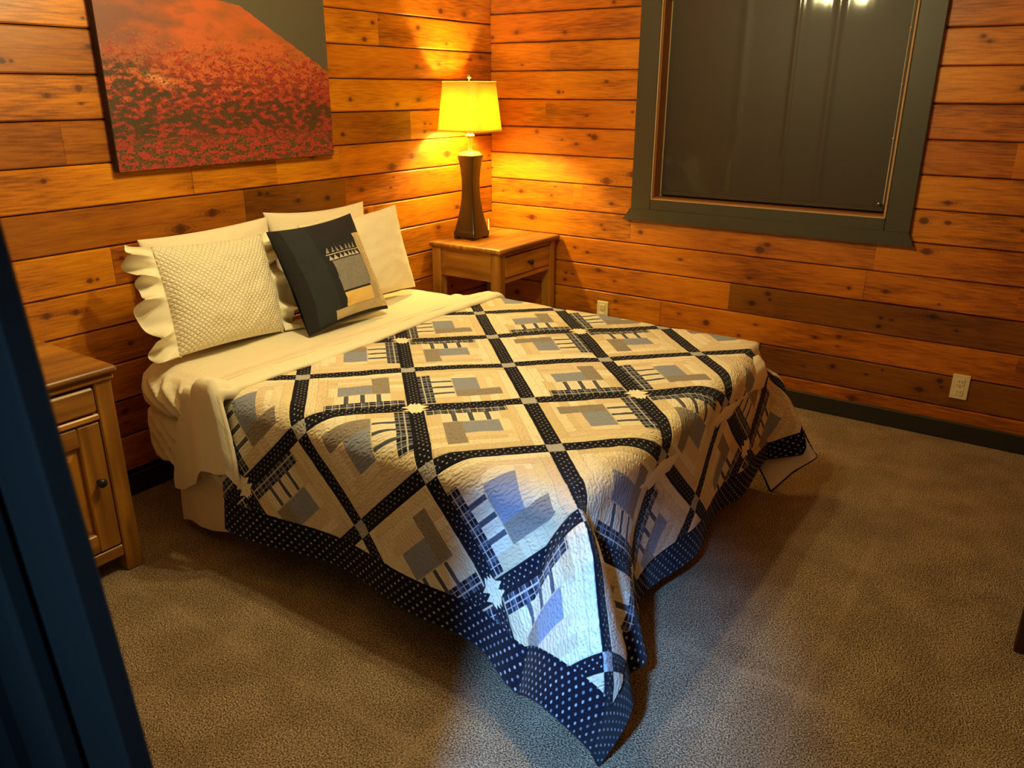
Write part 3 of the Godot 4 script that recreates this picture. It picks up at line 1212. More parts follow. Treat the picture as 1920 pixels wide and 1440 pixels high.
func top_sheet() -> void:
	# the flat sheet, turned down over the quilt: a thick rolled edge towards the foot, a drop on either side
	var o := thing("top_sheet", "cream top sheet turned down in a broad band between pillows and quilt", "bed sheet")
	var st := begin(true)
	var rows := []
	var uvs := []
	var n := 110
	for i in n + 1:
		var u := lerpf(BED_L - 0.43, BED_R + 0.36, float(i) / n)
		var row := PackedVector3Array()
		var uv := PackedVector2Array()
		var hang := clampf((BED_L + 0.02 - u) / 0.4, 0, 1)
		var hang_r := clampf((u - BED_R) / 0.3, 0, 1)
		var zh := -2.30 + 0.01 * sin(u * 6.0) - 0.13 * hang
		var zf := -2.04 + 0.04 * hang - 0.03 * smoothstep(1.6, 2.9, u) + 0.008 * sin(u * 7.0) + 0.006 * wob.get_noise_1d(u * 4.0)
		if u < BED_L + 0.05:
			zh = -2.27 - 0.15 * hang
		# profile: from the head edge over the top, round the roll, back underneath
		for k in 31:
			var z: float
			var lift: float
			if k <= 20:
				var t := k / 20.0
				z = lerpf(zh, zf - 0.016, t)
				lift = 0.004 + 0.018 * smoothstep(0.0, 0.1, hang) + 0.031 * smoothstep(0.2, 0.8, t) + 0.03 * smoothstep(0.0, 0.25, hang) * smoothstep(0.1, 0.7, t)
			else:
				var a := (k - 20) / 10.0 * PI
				z = zf - 0.016 + 0.016 * sin(a)
				lift = 0.022 + 0.012 * cos(a) + 0.03 * smoothstep(0.0, 0.25, hang)
			var ripple := 0.0035 * wob.get_noise_2d(u * 5.0, z * 14.0) + 0.003 * hang * sin(z * 40.0 + u * 6.0)
			var p := over_sides(u, z, lift + ripple)
			p.y += 0.07 * hang * clampf((z - zh) / (zf - zh), 0, 1)
			if hang_r > 0.0:
				p.x += 0.01 * hang_r
			row.append(p)
			uv.append(Vector2(u, z))
		rows.append(row)
		uvs.append(uv)
	skin(st, rows, uvs)
	part("cloth", done(st), M.sheet, o)
	# the stitched hem line
	st = begin(true)
	var path := []
	for i in 40:
		var u := lerpf(BED_L - 0.35, BED_R + 0.3, i / 39.0)
		path.append(over_sides(u, -2.115 + 0.008 * sin(u * 7.0), 0.0345))
	tube(st, path, 0.0016, 5)
	part("hem_stitching", done(st), M.sheet, o)


func under_sheet() -> void:
	var st := begin(true)
	var rows := []
	var uvs := []
	for i in 26:
		var t := i / 25.0
		var y := lerpf(0.27, 0.03, t)
		var row := PackedVector3Array()
		var uv := PackedVector2Array()
		for k in 41:
			var s := k / 40.0
			var z := lerpf(-2.425, -2.09 + 0.02 * t, s)
			var x := BED_L + 0.002 - 0.014 * t + 0.008 * t * sin(s * 9.0 + 1.0) + 0.004 * wob.get_noise_2d(z * 9.0, y * 5.0)
			row.append(Vector3(x, y + 0.05 * t * s + 0.006 * t * sin(s * 8.0), z))
			uv.append(Vector2(z, y))
		rows.append(row)
		uvs.append(uv)
	skin(st, rows, uvs)
	var o := part("bed_skirt", done(st), M.sheet_under, self)
	tag(o, "tan-cream cloth panel hanging to the carpet below the turned-down sheet", "bed skirt")


# where the quilt's cloth lies: u, v are lengths along the cloth in bed coordinates
const Q_L := 1.0
const Q_R := 3.40
const Q_F := -0.315
const Q_H := -2.09
const RQ := 0.06

func hang(s: float, flare: float) -> Vector2:
	# (outwards, downwards) after s metres of cloth past the start of the bend
	if s < RQ * PI / 2:
		return Vector2(RQ * sin(s / RQ), RQ * (1 - cos(s / RQ)))
	var d := s - RQ * PI / 2
	return Vector2(RQ + d * flare, RQ + d * sqrt(1 - flare * flare))


const CREASE := [Vector3(0, 0, 0), Vector3(0.10, 0.10, 0.0), Vector3(0.185, 0.185, 0.01), Vector3(0.253, 0.237, 0.05), Vector3(0.356, 0.279, 0.14), Vector3(0.466, 0.335, 0.235), Vector3(0.53, 0.352, 0.29), Vector3(0.60, 0.342, 0.385), Vector3(0.68, 0.31, 0.50), Vector3(0.74, 0.285, 0.588), Vector3(0.80, 0.30, 0.592)]

func crease(r: float) -> Vector2:
	for k in CREASE.size() - 1:
		if r <= CREASE[k + 1].x or k == CREASE.size() - 2:
			var a: Vector3 = CREASE[k]
			var b: Vector3 = CREASE[k + 1]
			var t := clampf((r - a.x) / (b.x - a.x), 0, 1)
			return Vector2(lerpf(a.y, b.y, t), lerpf(a.z, b.z, t))
	return Vector2.ZERO


const EAR := [
	[Vector3(2.895, 0.585, -0.86), Vector3(2.895, 0.445, -0.80), Vector3(2.905, 0.26, -0.795), Vector3(2.93, 0.13, -0.785)],
	[Vector3(2.955, 0.44, -0.86), Vector3(2.975, 0.455, -0.79), Vector3(3.01, 0.30, -0.71), Vector3(3.07, 0.135, -0.635)],
	[Vector3(2.96, 0.26, -0.87), Vector3(2.985, 0.30, -0.83), Vector3(3.02, 0.19, -0.77), Vector3(3.0, 0.065, -0.70)],
	[Vector3(2.965, 0.08, -0.88), Vector3(2.97, 0.10, -0.86), Vector3(2.95, 0.07, -0.81), Vector3(2.895, 0.012, -0.745)]]

func ear(su: float, sv: float) -> Vector3:
	var a := clampf(su / 0.505 * 3.0, 0, 3)
	var b := clampf(sv / 0.545 * 3.0, 0, 3)
	var col := []
	for i in 4:
		col.append(spline(EAR[i][0], EAR[i][1], EAR[i][2], EAR[i][3], b))
	return spline(col[0], col[1], col[2], col[3], a)


func spline(p0: Vector3, p1: Vector3, p2: Vector3, p3: Vector3, t: float) -> Vector3:
	if t < 1.0:
		return p0.cubic_interpolate(p1, p0 * 2.0 - p1, p2, t)
	if t < 2.0:
		return p1.cubic_interpolate(p2, p0, p3, t - 1.0)
	return p2.cubic_interpolate(p3, p1, p3 * 2.0 - p2, t - 2.0)


func quilt_at(u: float, v: float) -> Vector3:
	var top := BED_TOP + 0.015
	var l := BED_L + RQ
	var r := BED_R - RQ
	var f := BED_F - RQ
	var sa := l - u
	var sr := u - r
	var sb := v - f
	# gentle swells of the cloth
	var w1 := wob.get_noise_2d(u * 2.2, v * 2.2)
	if sb <= 0:
		if sa > 0:
			var h := hang(sa, 0.02 + 0.03 * sin(v * 5.0))
			var wave := 0.016 * smoothstep(0.0, 0.12, sa) + 0.05 * clampf(sa - 0.1, 0, 1) * (1.0 + sin(v * 9.0 + 0.5))
			var swell := 0.30 * clampf(sa - 0.12, 0, 1) * exp(-pow(sb / 0.15, 2))
			return Vector3(l - h.x - wave - swell, top - h.y, v)
		if sr > 0:
			var h := hang(sr, 0.02)
			return Vector3(r + h.x + 0.02 * clampf(sr - 0.1, 0, 1) * sin(v * 8.0), top - h.y, v)
		var puff := 0.006 * w1
		# the covers sink a little where nobody lies, and swell towards the edges
		return Vector3(u, top + puff, v)
	if sa > 0:
		var rc := sqrt(sa * sa + sb * sb)
		var phi := atan2(sb, sa) / (PI / 4)      # 0 on the left side, 1 on the crease, 2 on the foot
		var cr := crease(rc)
		var p1 := Vector3(l - cr.x * 0.7071, top - cr.y, f + cr.x * 0.7071)
		if phi <= 1.0:
			var h := hang(rc, 0.02 + 0.03 * sin(f * 5.0))
			var wave := 0.016 * smoothstep(0.0, 0.12, rc) + 0.05 * clampf(rc - 0.1, 0, 1) * (1.0 + sin(f * 9.0 + 0.5))
			var swell := 0.30 * clampf(rc - 0.12, 0, 1)
			var p0 := Vector3(l - h.x - wave - swell, top - h.y, f)
			var p := p0.lerp(p1, phi)
			# slack of the panel bellies outwards
			var belly := sin(PI * phi) * clampf(rc - 0.12, 0, 1) * 0.10
			return p + Vector3(-0.8, 0.0, -0.5) * belly
		var h2 := foot_hang(l, rc)
		var p2 := h2
		var t := phi - 1.0
		var q := p1.lerp(p2, t)
		var out := sin(PI * minf(t * 1.0, 1.0)) * clampf(rc - 0.12, 0, 1) * 0.10
		return q + Vector3(0.3, 0.0, 0.8) * out
	if sr > 0:
		return ear(sr, sb)
	return foot_hang(u, sb)


func foot_hang(u: float, s: float) -> Vector3:
	var top := BED_TOP + 0.015
	var f := BED_F - RQ
	var d := clampf(s - 0.1, 0, 1)
	var h := hang(s, 0.02)
	var near_corner := exp(-pow((u - 1.56) / 0.12, 2))
	var ripple := 0.05 * d * sin((u - 1.5) * 11.0 + 0.4) * (1.0 - near_corner)
	var edge := smoothstep(2.895, 2.6, u)
	var z := f + h.x + (ripple * edge) + 0.30 * d * near_corner
	var y := top - h.y + 0.10 * d * near_corner
	if u > 2.6:
		# meets the ear of cloth at the far corner
		var e := ear(0.0, s)
		var t := smoothstep(2.6, 2.895, u)
		z = lerpf(z, e.z, t)
		y = lerpf(y, e.y, t)
		return Vector3(lerpf(u, e.x + (u - 2.895), t), y, z)
	return Vector3(u, y, z)


func quilt_normal(u: float, v: float) -> Vector3:
	var e := 0.006
	var du := quilt_at(u + e, v) - quilt_at(u - e, v)
	var dv := quilt_at(u, v + e) - quilt_at(u, v - e)
	var n := dv.cross(du)
	return n.normalized() if n.length() > 1e-9 else Vector3.UP


func lattice(u: float, v: float) -> Vector2:
	var du := (u - 1.668) / (2.0 * 0.2455)
	var dv := (v + 1.491) / (2.0 * 0.2455)
	return Vector2((du - dv) / 4.0, (du + dv) / 4.0)


func quilt_patch(st: SurfaceTool, u0: float, u1: float, v0: float, v1: float, off: float, dotted: bool, flip := false) -> void:
	var nu := maxi(int(ceil((u1 - u0) / 0.013)), 1)
	var nv := maxi(int(ceil((v1 - v0) / 0.013)), 1)
	var rows := []
	var uvs := []
	for i in nv + 1:
		var v := lerpf(v0, v1, float(i) / nv)
		var row := PackedVector3Array()
		var uv := PackedVector2Array()
		for j in nu + 1:
			var u := lerpf(u0, u1, float(j) / nu)
			var p := quilt_at(u, v)
			var lt := lattice(u, v)
			var o := off
			if off == 0.0:
				var fp := absf(fposmod(lt.x * 4.0, 1.0) * 2.0 - 1.0)
				var fq := absf(fposmod(lt.y * 4.0, 1.0) * 2.0 - 1.0)
				if not dotted:
					o = 0.005 * (1.0 - pow(maxf(fp, fq), 5.0)) + 0.0015 * wob.get_noise_2d(u * 22.0, v * 22.0)
			if o != 0.0:
				p += quilt_normal(u, v) * o
			row.append(p)
			uv.append(Vector2(u * 4.2, v * 4.2) if dotted else lt)
		rows.append(row)
		uvs.append(uv)
	skin(st, rows, uvs, not flip)


func quilt() -> void:
	var o := thing("quilt", "patchwork quilt of navy dotted strips, cream and blue-grey blocks and stars, hanging over the bed", "quilt")
	var b := 0.11
	var st := begin(true)
	quilt_patch(st, Q_L + b, Q_R - b, Q_H, Q_F - b, 0.0, false)
	part("pieced_top", done(st), M.quilt, o)
	st = begin(true)
	quilt_patch(st, Q_L, Q_L + b, Q_H, Q_F, 0.0, true)
	quilt_patch(st, Q_R - b, Q_R, Q_H, Q_F, 0.0, true)
	quilt_patch(st, Q_L + b, Q_R - b, Q_F - b, Q_F, 0.0, true)
	var bo := part("border", done(st), M.dots, o)
	bo.set_meta("label", "navy border printed with small white flowers")
	st = begin(true)
	quilt_patch(st, Q_L, Q_R, Q_H, Q_F, -0.009, false, true)
	var li := part("lining", done(st), M.lining, o)
	li.set_meta("label", "plain pale grey underside")
	st = begin(true)
	var path := []
	for i in 140:
		var v := lerpf(Q_H, Q_F, i / 139.0)
		path.append(quilt_at(Q_L, v) - quilt_normal(Q_L, v) * 0.0045)
	for i in range(1, 180):
		var u := lerpf(Q_L, Q_R, i / 179.0)
		path.append(quilt_at(u, Q_F) - quilt_normal(u, Q_F) * 0.0045)
	for i in range(1, 140):
		var v := lerpf(Q_F, Q_H, i / 139.0)
		path.append(quilt_at(Q_R, v) - quilt_normal(Q_R, v) * 0.0045)
	tube(st, path, 0.0055, 6)
	part("binding", done(st), mat(rgb8(24, 25, 36), 0.9), o)


# ---------------------------------------------------------------- pillows

# a stuffed cushion in its own axes: x across, y up from its lower edge, +z its front
func pillow_shape(w: float, h: float, t: float, pinch: float, sd: int, back := true) -> SurfaceTool:
	var st := begin(true)
	var n := 36
	var nz := FastNoiseLite.new()
	nz.seed = sd
	nz.frequency = 2.2
	for side: float in ([1.0, -1.0] if back else [1.0]):
		var rows := []
		var uvs := []
		for i in n + 1:
			var row := PackedVector3Array()
			var uv := PackedVector2Array()
			for j in n + 1:
				# denser towards the rim
				var x := sin((float(j) / n - 0.5) * PI)
				var y := sin((float(i) / n - 0.5) * PI)
				var fill := pow(maxf((1 - x * x) * (1 - y * y), 0.0), 0.42)
				var sag := 1.0 + 0.22 * (-y) * (1.0 - 0.3 * absf(x))
				var px := x * w / 2 * (1 - pinch * (1 - y * y) * absf(x))
				var py := y * h / 2 * (1 - pinch * (1 - x * x) * absf(y))
				var wr := nz.get_noise_2d(x * 1.3 + sd, y * 1.3) * 0.012 * fill + nz.get_noise_2d(x * 4.0, y * 4.0 + sd) * 0.004 * fill
				row.append(Vector3(px, py + h / 2, side * (t / 2 * fill * sag + wr)))
				uv.append(Vector2(x * 0.5 + 0.5, 0.5 - y * 0.5))
			rows.append(row)
			uvs.append(uv)
		skin(st, rows, uvs, side < 0)
	return st


func place(o: Node3D, at: Vector3, lean: float, turn := 0.0, tip := 0.0) -> void:
	o.position = at
	o.basis = Basis(Vector3.UP, turn) * Basis(Vector3.RIGHT, -lean) * Basis(Vector3.BACK, tip)


func ruffle_shape(w: float, h: float, side: float, t: float) -> SurfaceTool:
	# a gathered frill along one short side of the sham and a little round its corners
	var st := begin(true)
	var rows := []
	var uvs := []
	var n := 220
	for i in n + 1:
		var f := float(i) / n
		var y := h * f
		var row := PackedVector3Array()
		var uv := PackedVector2Array()
		var x0 := side * w / 2 * (1 - 0.04 * (1 - pow(2 * f - 1, 2)))
		var ends := pow(maxf(sin(PI * clampf(f, 0.02, 0.98)), 0.0), 0.35)
		var ph := f * TAU * 4.5 + 1.5 * sin(f * 8.0)
		var reach := (0.095 + 0.020 * sin(f * 15.0 + 1.0)) * (0.55 + 0.45 * ends)
		for k in 13:
			var s := k / 12.0
			# each gather bells out and its lip curls back
			var bell := sin(s * 2.2) * (0.040 * sin(ph) + 0.010 * sin(ph * 2.3 + 1.0))
			var slip := 0.012 * s * cos(ph)
			row.append(Vector3(x0 + side * reach * sin(s * 1.5), maxf(y + slip + (f - 0.5) * 0.05 * s, -0.004), bell + 0.01 * (1 - s)))
			uv.append(Vector2(f * 3, s))
		rows.append(row)
		uvs.append(uv)
	skin(st, rows, uvs)
	# the gathering seam
	var seam := []
	for i in 40:
		var f := i / 39.0
		seam.append(Vector3(side * w / 2 * (0.965 - 0.04 * (1 - pow(2 * f - 1, 2))), h * f, 0.016 * pow(sin(PI * f), 0.5) + 0.004 * sin(f * 90.0)))
	tube(st, seam, 0.006, 8)
	return st


func pillows() -> void:
	var y0 := BED_TOP + 0.004
	# the rear pair against the wall
	var a := thing("pillow", "plain cream pillow against the wall, behind the ruffled left sham", "pillow", Vector3.ZERO, "cream pillows at the head of the bed")
	part("pillowcase", done(pillow_shape(0.58, 0.40, 0.15, 0.05, 3)), M.sheet, a)
	place(a, Vector3(1.905, y0 + 0.006, -2.69), 0.10, 0.0, 0.02)
	var b := thing("pillow", "cream pillow with a pointed corner, behind the patchwork cushion", "pillow", Vector3.ZERO, "cream pillows at the head of the bed")
	part("pillowcase", done(pillow_shape(0.56, 0.415, 0.14, 0.10, 4)), M.sheet, b)
	place(b, Vector3(2.47, y0 + 0.008, -2.69), 0.16, -0.05, -0.02)
	var c := thing("pillow", "cream pillow at the right end of the row, nearest the lamp", "pillow", Vector3.ZERO, "cream pillows at the head of the bed")
	part("pillowcase", done(pillow_shape(0.56, 0.39, 0.16, 0.08, 6)), M.sheet, c)
	place(c, Vector3(2.54, y0 + 0.012, -2.505), 0.24, -0.08, 0.05)
	# the ruffled sham
	var s := thing("pillow_sham", "cream quilted pillow sham with a gathered ruffle, at the bed's left", "pillow")
	part("cover", done(pillow_shape(0.48, 0.385, 0.18, 0.04, 8)), M.sham, s)
	part("ruffle", done(ruffle_shape(0.48, 0.385, -1.0, 0.2)), M.ruffle, s)
	part("ruffle", done(ruffle_shape(0.48, 0.385, 1.0, 0.2)), M.ruffle, s)
	place(s, Vector3(1.775, y0 + 0.014, -2.475), 0.26, 0.04, -0.05)
	# the patchwork cushion
	var q := thing("cushion", "square navy patchwork throw cushion with grey and tan patches, leaning on the pillows", "cushion")
	part("front", done(pillow_shape(0.44, 0.43, 0.14, 0.07, 12, false)), M.cushion, q)
	var st := begin(true)
	var bk := pillow_shape(0.44, 0.43, 0.14, 0.07, 12, false)
	st.append_from(done(bk).commit(), 0, Transform3D(Basis(Vector3.RIGHT, Vector3.UP, Vector3.FORWARD), Vector3.ZERO))
	part("back", st, M.cushion_back, q)
	place(q, Vector3(2.235, y0 + 0.012, -2.33), 0.42, -0.04, 0.05)


# ---------------------------------------------------------------- nightstands

func top_board(st: SurfaceTool, x0: float, x1: float, z0: float, z1: float, y0: float, y1: float) -> void:
	var h := y1 - y0
	slab(st, x0, x1, z0, z1, 0.012, [Vector2(0.012, y0), Vector2(0.004, y0 + h * 0.15), Vector2(0.0, y0 + h * 0.5), Vector2(0.003, y0 + h * 0.85), Vector2(0.010, y1), Vector2(0.03, y1)])


func knob_shape(at: Vector3, out: Vector3) -> SurfaceTool:
	var st := begin(true)
	var prof := [Vector2(0.007, 0), Vector2(0.006, 0.012), Vector2(0.014, 0.018), Vector2(0.015, 0.025), Vector2(0.009, 0.031), Vector2(0, 0.032)]
	var rows := []
	var uvs := []
	var side := out.cross(Vector3.UP).normalized()
	for v: Vector2 in prof:
		var row := PackedVector3Array()
		var uv := PackedVector2Array()
		for k in 15:
			var a := TAU * k / 14
			row.append(at + out * v.y + (side * cos(a) + Vector3.UP * sin(a)) * v.x)
			uv.append(Vector2(k, v.y))
		rows.append(row)
		uvs.append(uv)
	skin(st, rows, uvs)
	return done(st)


func build_nightstand_right() -> void:
	var o := thing("nightstand", "open-legged pine nightstand with one drawer, in the corner under the lamp", "nightstand", Vector3(3.30, 0, -2.80))
	var w := 0.57
	var d := 0.46
	var h := 0.73
	var st := begin(true)
	top_board(st, -0.012, w + 0.012, 0.0, d + 0.016, h - 0.028, h)
	part("tabletop", done(st), M.furniture, o)
	for x: float in [0.008, w - 0.066]:
		for z: float in [0.008, d - 0.062]:
			box_part("leg", Vector3(x, 0, z), Vector3(x + 0.058, h - 0.028, z + 0.058), M.furniture, o, 0.005)
	for x: float in [0.018, w - 0.038]:
		box_part("apron", Vector3(x, h - 0.18, 0.066), Vector3(x + 0.02, h - 0.029, d - 0.062), M.furniture, o, 0.002)
	box_part("apron", Vector3(0.066, h - 0.18, 0.02), Vector3(w - 0.066, h - 0.029, 0.04), M.furniture, o, 0.002)
	box_part("rail", Vector3(0.066, h - 0.05, d - 0.03), Vector3(w - 0.066, h - 0.029, d - 0.012), M.furniture, o, 0.002)
	box_part("rail", Vector3(0.066, h - 0.19, d - 0.03), Vector3(w - 0.066, h - 0.165, d - 0.012), M.furniture, o, 0.002)
	var dr := box_part("drawer", Vector3(0.07, h - 0.162, d - 0.03), Vector3(w - 0.07, h - 0.053, d - 0.006), M.furniture, o, 0.005)
	part("knob", knob_shape(Vector3(w / 2, h - 0.108, d - 0.006), Vector3.BACK), M.knob, dr)
	box_part("shelf", Vector3(0.02, 0.16, 0.02), Vector3(w - 0.02, 0.185, d - 0.02), M.furniture, o, 0.003)


func build_nightstand_left() -> void:
	var x1 := 1.212
	var x0 := 0.66
	var zf := -2.325
	var h := 0.705
	var o := thing("nightstand", "pine cabinet nightstand with a panelled door, left of the bed behind the door frame", "nightstand", Vector3(x0, 0, ZL + 0.012))
	var w := x1 - x0
	var d := zf - ZL - 0.012
	var st := begin(true)
	top_board(st, -0.015, w + 0.018, 0.0, d + 0.02, h - 0.026, h)
	part("tabletop", done(st), M.furniture, o)
	# side panels with their corner posts, feet below
	for x: float in [0.0, w - 0.055]:
		for z: float in [0.0, d - 0.05]:
			box_part("post", Vector3(x, 0.0, z), Vector3(x + 0.055, h - 0.026, z + 0.05), M.furniture, o, 0.004)
	for x: float in [0.008, w - 0.026]:
		box_part("side_panel", Vector3(x, 0.06, 0.05), Vector3(x + 0.018, h - 0.026, d - 0.05), M.furniture, o, 0.001)
	box_part("moulding", Vector3(-0.006, h - 0.045, d - 0.04), Vector3(w + 0.008, h - 0.0265, d + 0.008), M.furniture, o, 0.006)
	box_part("rail", Vector3(0.055, 0.06, d - 0.035), Vector3(w - 0.055, 0.10, d - 0.006), M.furniture, o, 0.003)
	box_part("bottom_board", Vector3(0.03, 0.06, 0.03), Vector3(w - 0.03, 0.08, d - 0.04), M.furniture, o, 0.001)
	# drawer above the door
	var dr := box_part("drawer", Vector3(0.06, h - 0.135, d - 0.03), Vector3(w - 0.06, h - 0.055, d + 0.004), M.furniture, o, 0.006)
	part("knob", knob_shape(Vector3(w / 2, h - 0.095, d + 0.004), Vector3.BACK), M.knob, dr)
	box_part("rail", Vector3(0.055, h - 0.162, d - 0.035), Vector3(w - 0.055, h - 0.142, d + 0.002), M.furniture, o, 0.004)
	# framed door
	var y0 := 0.105
	var y1 := h - 0.168
	var dn := Node3D.new()
	dn.name = "door"
	o.add_child(dn, true)
	for x: float in [0.058, w - 0.128]:
		box_part("stile", Vector3(x, y0, d - 0.03), Vector3(x + 0.07, y1, d - 0.004), M.furniture, dn, 0.004)
	for y: float in [y0, y1 - 0.065]:
		box_part("rail", Vector3(0.128, y, d - 0.03), Vector3(w - 0.128, y + 0.065, d - 0.004), M.furniture, dn, 0.004)
	st = begin()
	var a := [0.128, y0 + 0.065, w - 0.128, y1 - 0.065]
	var i := 0.035
	var zb := d - 0.022
	var zt := d - 0.007
	var lo := [Vector3(a[0], a[1], zb), Vector3(a[2], a[1], zb), Vector3(a[2], a[3], zb), Vector3(a[0], a[3], zb)]
	var hi := [Vector3(a[0] + i, a[1] + i, zt), Vector3(a[2] - i, a[1] + i, zt), Vector3(a[2] - i, a[3] - i, zt), Vector3(a[0] + i, a[3] - i, zt)]
	for k in 4:
		quad(st, lo[k], lo[(k + 1) % 4], hi[(k + 1) % 4], hi[k])
	quad(st, hi[0], hi[1], hi[2], hi[3])
	part("raised_panel", done(st), M.furniture, dn)
	part("knob", knob_shape(Vector3(w - 0.094, 0.345, d - 0.004), Vector3.BACK), M.knob, dn)


# ---------------------------------------------------------------- lamp, print, outlets

# a tapering four-sided column with eased corners: profile of (half width, height)
func square_loft(st: SurfaceTool, prof: Array, ease := 0.22, n := 4) -> void:
	var rows := []
	var uvs := []
	for v: Vector2 in prof:
		var row := PackedVector3Array()
		var uv := PackedVector2Array()
		for p in rounded(-v.x, v.x, -v.x, v.x, maxf(v.x * ease, 0.001), n):
			row.append(Vector3(p.x, v.y, p.y))
			uv.append(p)
		rows.append(row)
		uvs.append(uv)
	skin(st, rows, uvs, true)


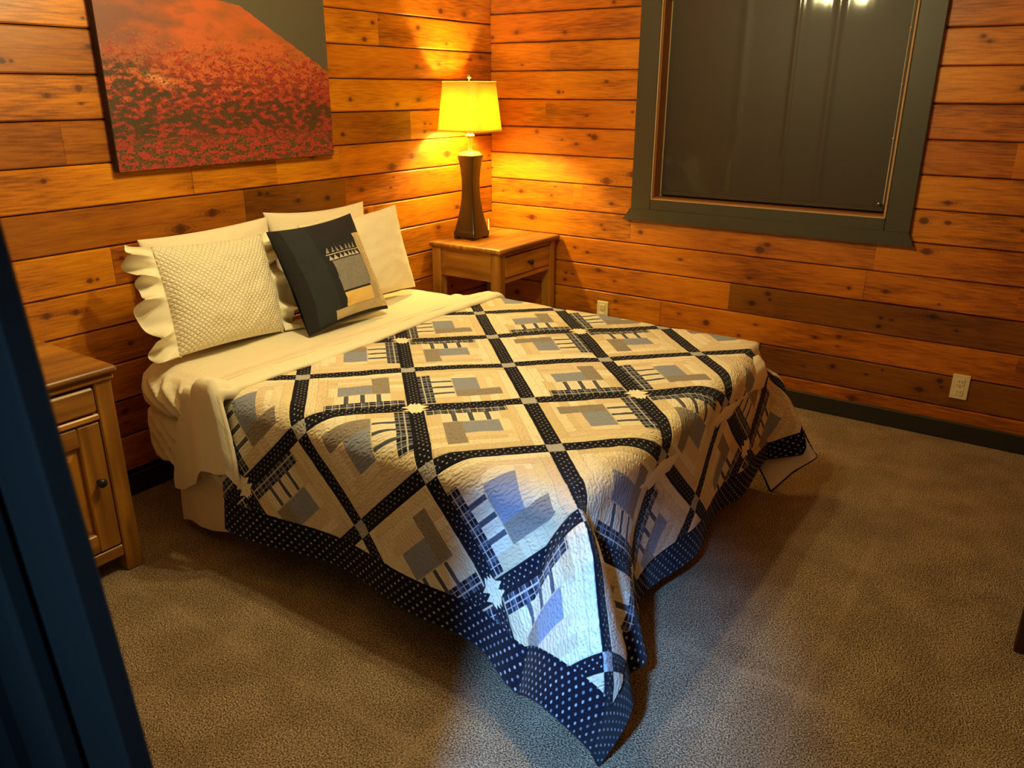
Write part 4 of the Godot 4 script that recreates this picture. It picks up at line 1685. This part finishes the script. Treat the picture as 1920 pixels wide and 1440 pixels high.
func build_lamp() -> void:
	var o := thing("table_lamp", "bronze hourglass table lamp with a glowing yellow shade on the corner nightstand", "lamp", Vector3(3.50, 0.73, -2.665))
	var st := begin(true)
	square_loft(st, [Vector2(0.001, 0.012), Vector2(0.070, 0.012), Vector2(0.073, 0.02), Vector2(0.073, 0.034), Vector2(0.069, 0.042), Vector2(0.066, 0.055), Vector2(0.056, 0.10), Vector2(0.046, 0.155), Vector2(0.039, 0.21), Vector2(0.036, 0.265), Vector2(0.037, 0.32), Vector2(0.041, 0.37), Vector2(0.047, 0.41), Vector2(0.051, 0.43), Vector2(0.050, 0.437)], 0.18)
	part("base", done(st), M.bronze, o)
	for x: float in [-0.055, 0.055]:
		for z: float in [-0.055, 0.055]:
			box_part("foot", Vector3(x - 0.014, 0, z - 0.014), Vector3(x + 0.014, 0.013, z + 0.014), M.bronze, o, 0.003)
	st = begin(true)
	square_loft(st, [Vector2(0.050, 0.437), Vector2(0.046, 0.447), Vector2(0.034, 0.457), Vector2(0.016, 0.463), Vector2(0.001, 0.465)], 0.4)
	part("cap", done(st), M.bronze_cap, o)
	st = begin(true)
	lathe(st, [Vector2(0.015, 0.462), Vector2(0.011, 0.472), Vector2(0.010, 0.500), Vector2(0.014, 0.512), Vector2(0.016, 0.55), Vector2(0.014, 0.575), Vector2(0.0, 0.578)])
	part("neck", done(st), M.bronze_cap, o)
	# harp: the bright loop that carries the shade
	st = begin(true)
	var harp := []
	for k in 25:
		var a := TAU * k / 24 - PI / 2
		harp.append(Vector3(0.045 * cos(a) * 0.7071, 0.665 + 0.145 * sin(a), -0.045 * cos(a) * 0.7071))
	tube(st, harp, 0.0028, 8)
	part("harp", done(st), M.metal, o)
	st = begin(true)
	lathe(st, [Vector2(0.021, 0.528), Vector2(0.026, 0.535), Vector2(0.021, 0.545), Vector2(0.016, 0.538), Vector2(0.021, 0.528)])
	part("socket_ring", done(st), M.metal, o)
	# bulb with its light
	st = begin(true)
	lathe(st, [Vector2(0.0, 0.575), Vector2(0.013, 0.578), Vector2(0.016, 0.60), Vector2(0.028, 0.63), Vector2(0.03, 0.65), Vector2(0.022, 0.675), Vector2(0.0, 0.685)])
	var glow := mat(rgb8(250, 240, 210), 0.5)
	glow.emission_enabled = true
	glow.emission = lin(1.0, 0.77, 0.24)
	glow.emission_energy_multiplier = 12.0
	part("bulb", done(st), glow, o)
	var l := OmniLight3D.new()
	l.name = "bulb_light"
	l.light_color = lin(1.0, 0.77, 0.24)
	l.light_energy = 1.25
	l.light_size = 0.025
	l.omni_range = 10.0
	l.omni_attenuation = 2.0
	l.shadow_enabled = true
	o.add_child(l, true)
	l.position = Vector3(0, 0.642, 0)
	# shade: square with soft corners, with a thin rim top and bottom
	st = begin(true)
	square_loft(st, [Vector2(0.132, 0.558), Vector2(0.124, 0.64), Vector2(0.116, 0.72), Vector2(0.108, 0.80), Vector2(0.1075, 0.80), Vector2(0.1155, 0.72), Vector2(0.1235, 0.64), Vector2(0.1315, 0.558)], 0.32, 6)
	var sh := part("shade", done(st), M.shade, o)
	for v: Vector2 in [Vector2(0.132, 0.558), Vector2(0.108, 0.794)]:
		st = begin(true)
		square_loft(st, [Vector2(v.x, v.y), Vector2(v.x + 0.0022, v.y + 0.001), Vector2(v.x + 0.0018, v.y + 0.009), Vector2(v.x, v.y + 0.010)], 0.32, 6)
		part("rim", done(st), M.shade, sh)
	st = begin(true)
	lathe(st, [Vector2(0.003, 0.806), Vector2(0.003, 0.815), Vector2(0.010, 0.820), Vector2(0.011, 0.828), Vector2(0.005, 0.838), Vector2(0.0, 0.84)], Vector3.ZERO, 14)
	part("finial", done(st), M.metal, o)
	st = begin(true)
	tube(st, [Vector3(-0.107, 0.797, 0), Vector3(0.107, 0.797, 0)], 0.002, 6)
	tube(st, [Vector3(0, 0.797, -0.107), Vector3(0, 0.797, 0.107)], 0.002, 6)
	part("spider", done(st), M.metal, o)
	st = begin(true)
	tube(st, [Vector3(0.07, 0.02, 0.02), Vector3(0.10, 0.008, 0.02), Vector3(0.15, 0.006, 0.0), Vector3(0.19, 0.03, -0.02), Vector3(0.20, 0.075, -0.03), Vector3(0.21, 0.055, -0.06), Vector3(0.20, 0.006, -0.09), Vector3(0.18, 0.004, -0.128)], 0.0032, 8)
	part("cord", done(st), mat(rgb8(214, 190, 160), 0.5), o)


func build_print() -> void:
	var x0 := 1.607
	var x1 := 2.632
	var y0 := 1.218
	var y1 := 2.02
	var z := ZL + 0.002
	var o := thing("canvas_print", "large frameless canvas print of a red heath slope under grey sky, above the pillows", "picture", Vector3(x0, y0, z))
	box_part("canvas_edge", Vector3(0, 0, 0), Vector3(x1 - x0, y1 - y0, 0.036), M.canvas_edge, o, 0.003)
	var st := begin()
	var w := x1 - x0
	var h := y1 - y0
	quad(st, Vector3(0.002, 0.002, 0.0365), Vector3(w - 0.002, 0.002, 0.0365), Vector3(w - 0.002, h - 0.002, 0.0365), Vector3(0.002, h - 0.002, 0.0365), Vector2(0, 1), Vector2(1, 1), Vector2(1, 0), Vector2(0, 0))
	part("printed_face", done(st), M.print, o)


func outlet(y: float, z: float, label: String) -> void:
	var o := thing("wall_outlet", label, "outlet", Vector3(XR, y, z), "")
	box_part("cover_plate", Vector3(-0.007, -0.057, -0.035), Vector3(0.0005, 0.057, 0.035), M.almond, o, 0.003)
	for s: float in [-1.0, 1.0]:
		var r := box_part("socket", Vector3(-0.010, s * 0.024 - 0.015, -0.016), Vector3(-0.0065, s * 0.024 + 0.015, 0.016), M.almond, o, 0.004)
		for zz: float in [-0.006, 0.006]:
			box_part("slot", Vector3(-0.0103, s * 0.024 - 0.004, zz - 0.001), Vector3(-0.0098, s * 0.024 + 0.006, zz + 0.001), M.slot, r, 0.0002)
	var st := begin(true)
	tube(st, [Vector3(-0.0065, 0, 0), Vector3(-0.0085, 0, 0)], 0.003, 8)
	part("screw", done(st), M.metal, o)


func build_outlets() -> void:
	outlet(0.254, -0.239, "almond wall outlet low on the pine wall, right of the bed's foot")
	outlet(0.325, -2.046, "almond wall outlet on the pine wall, just showing over the bed's far edge")
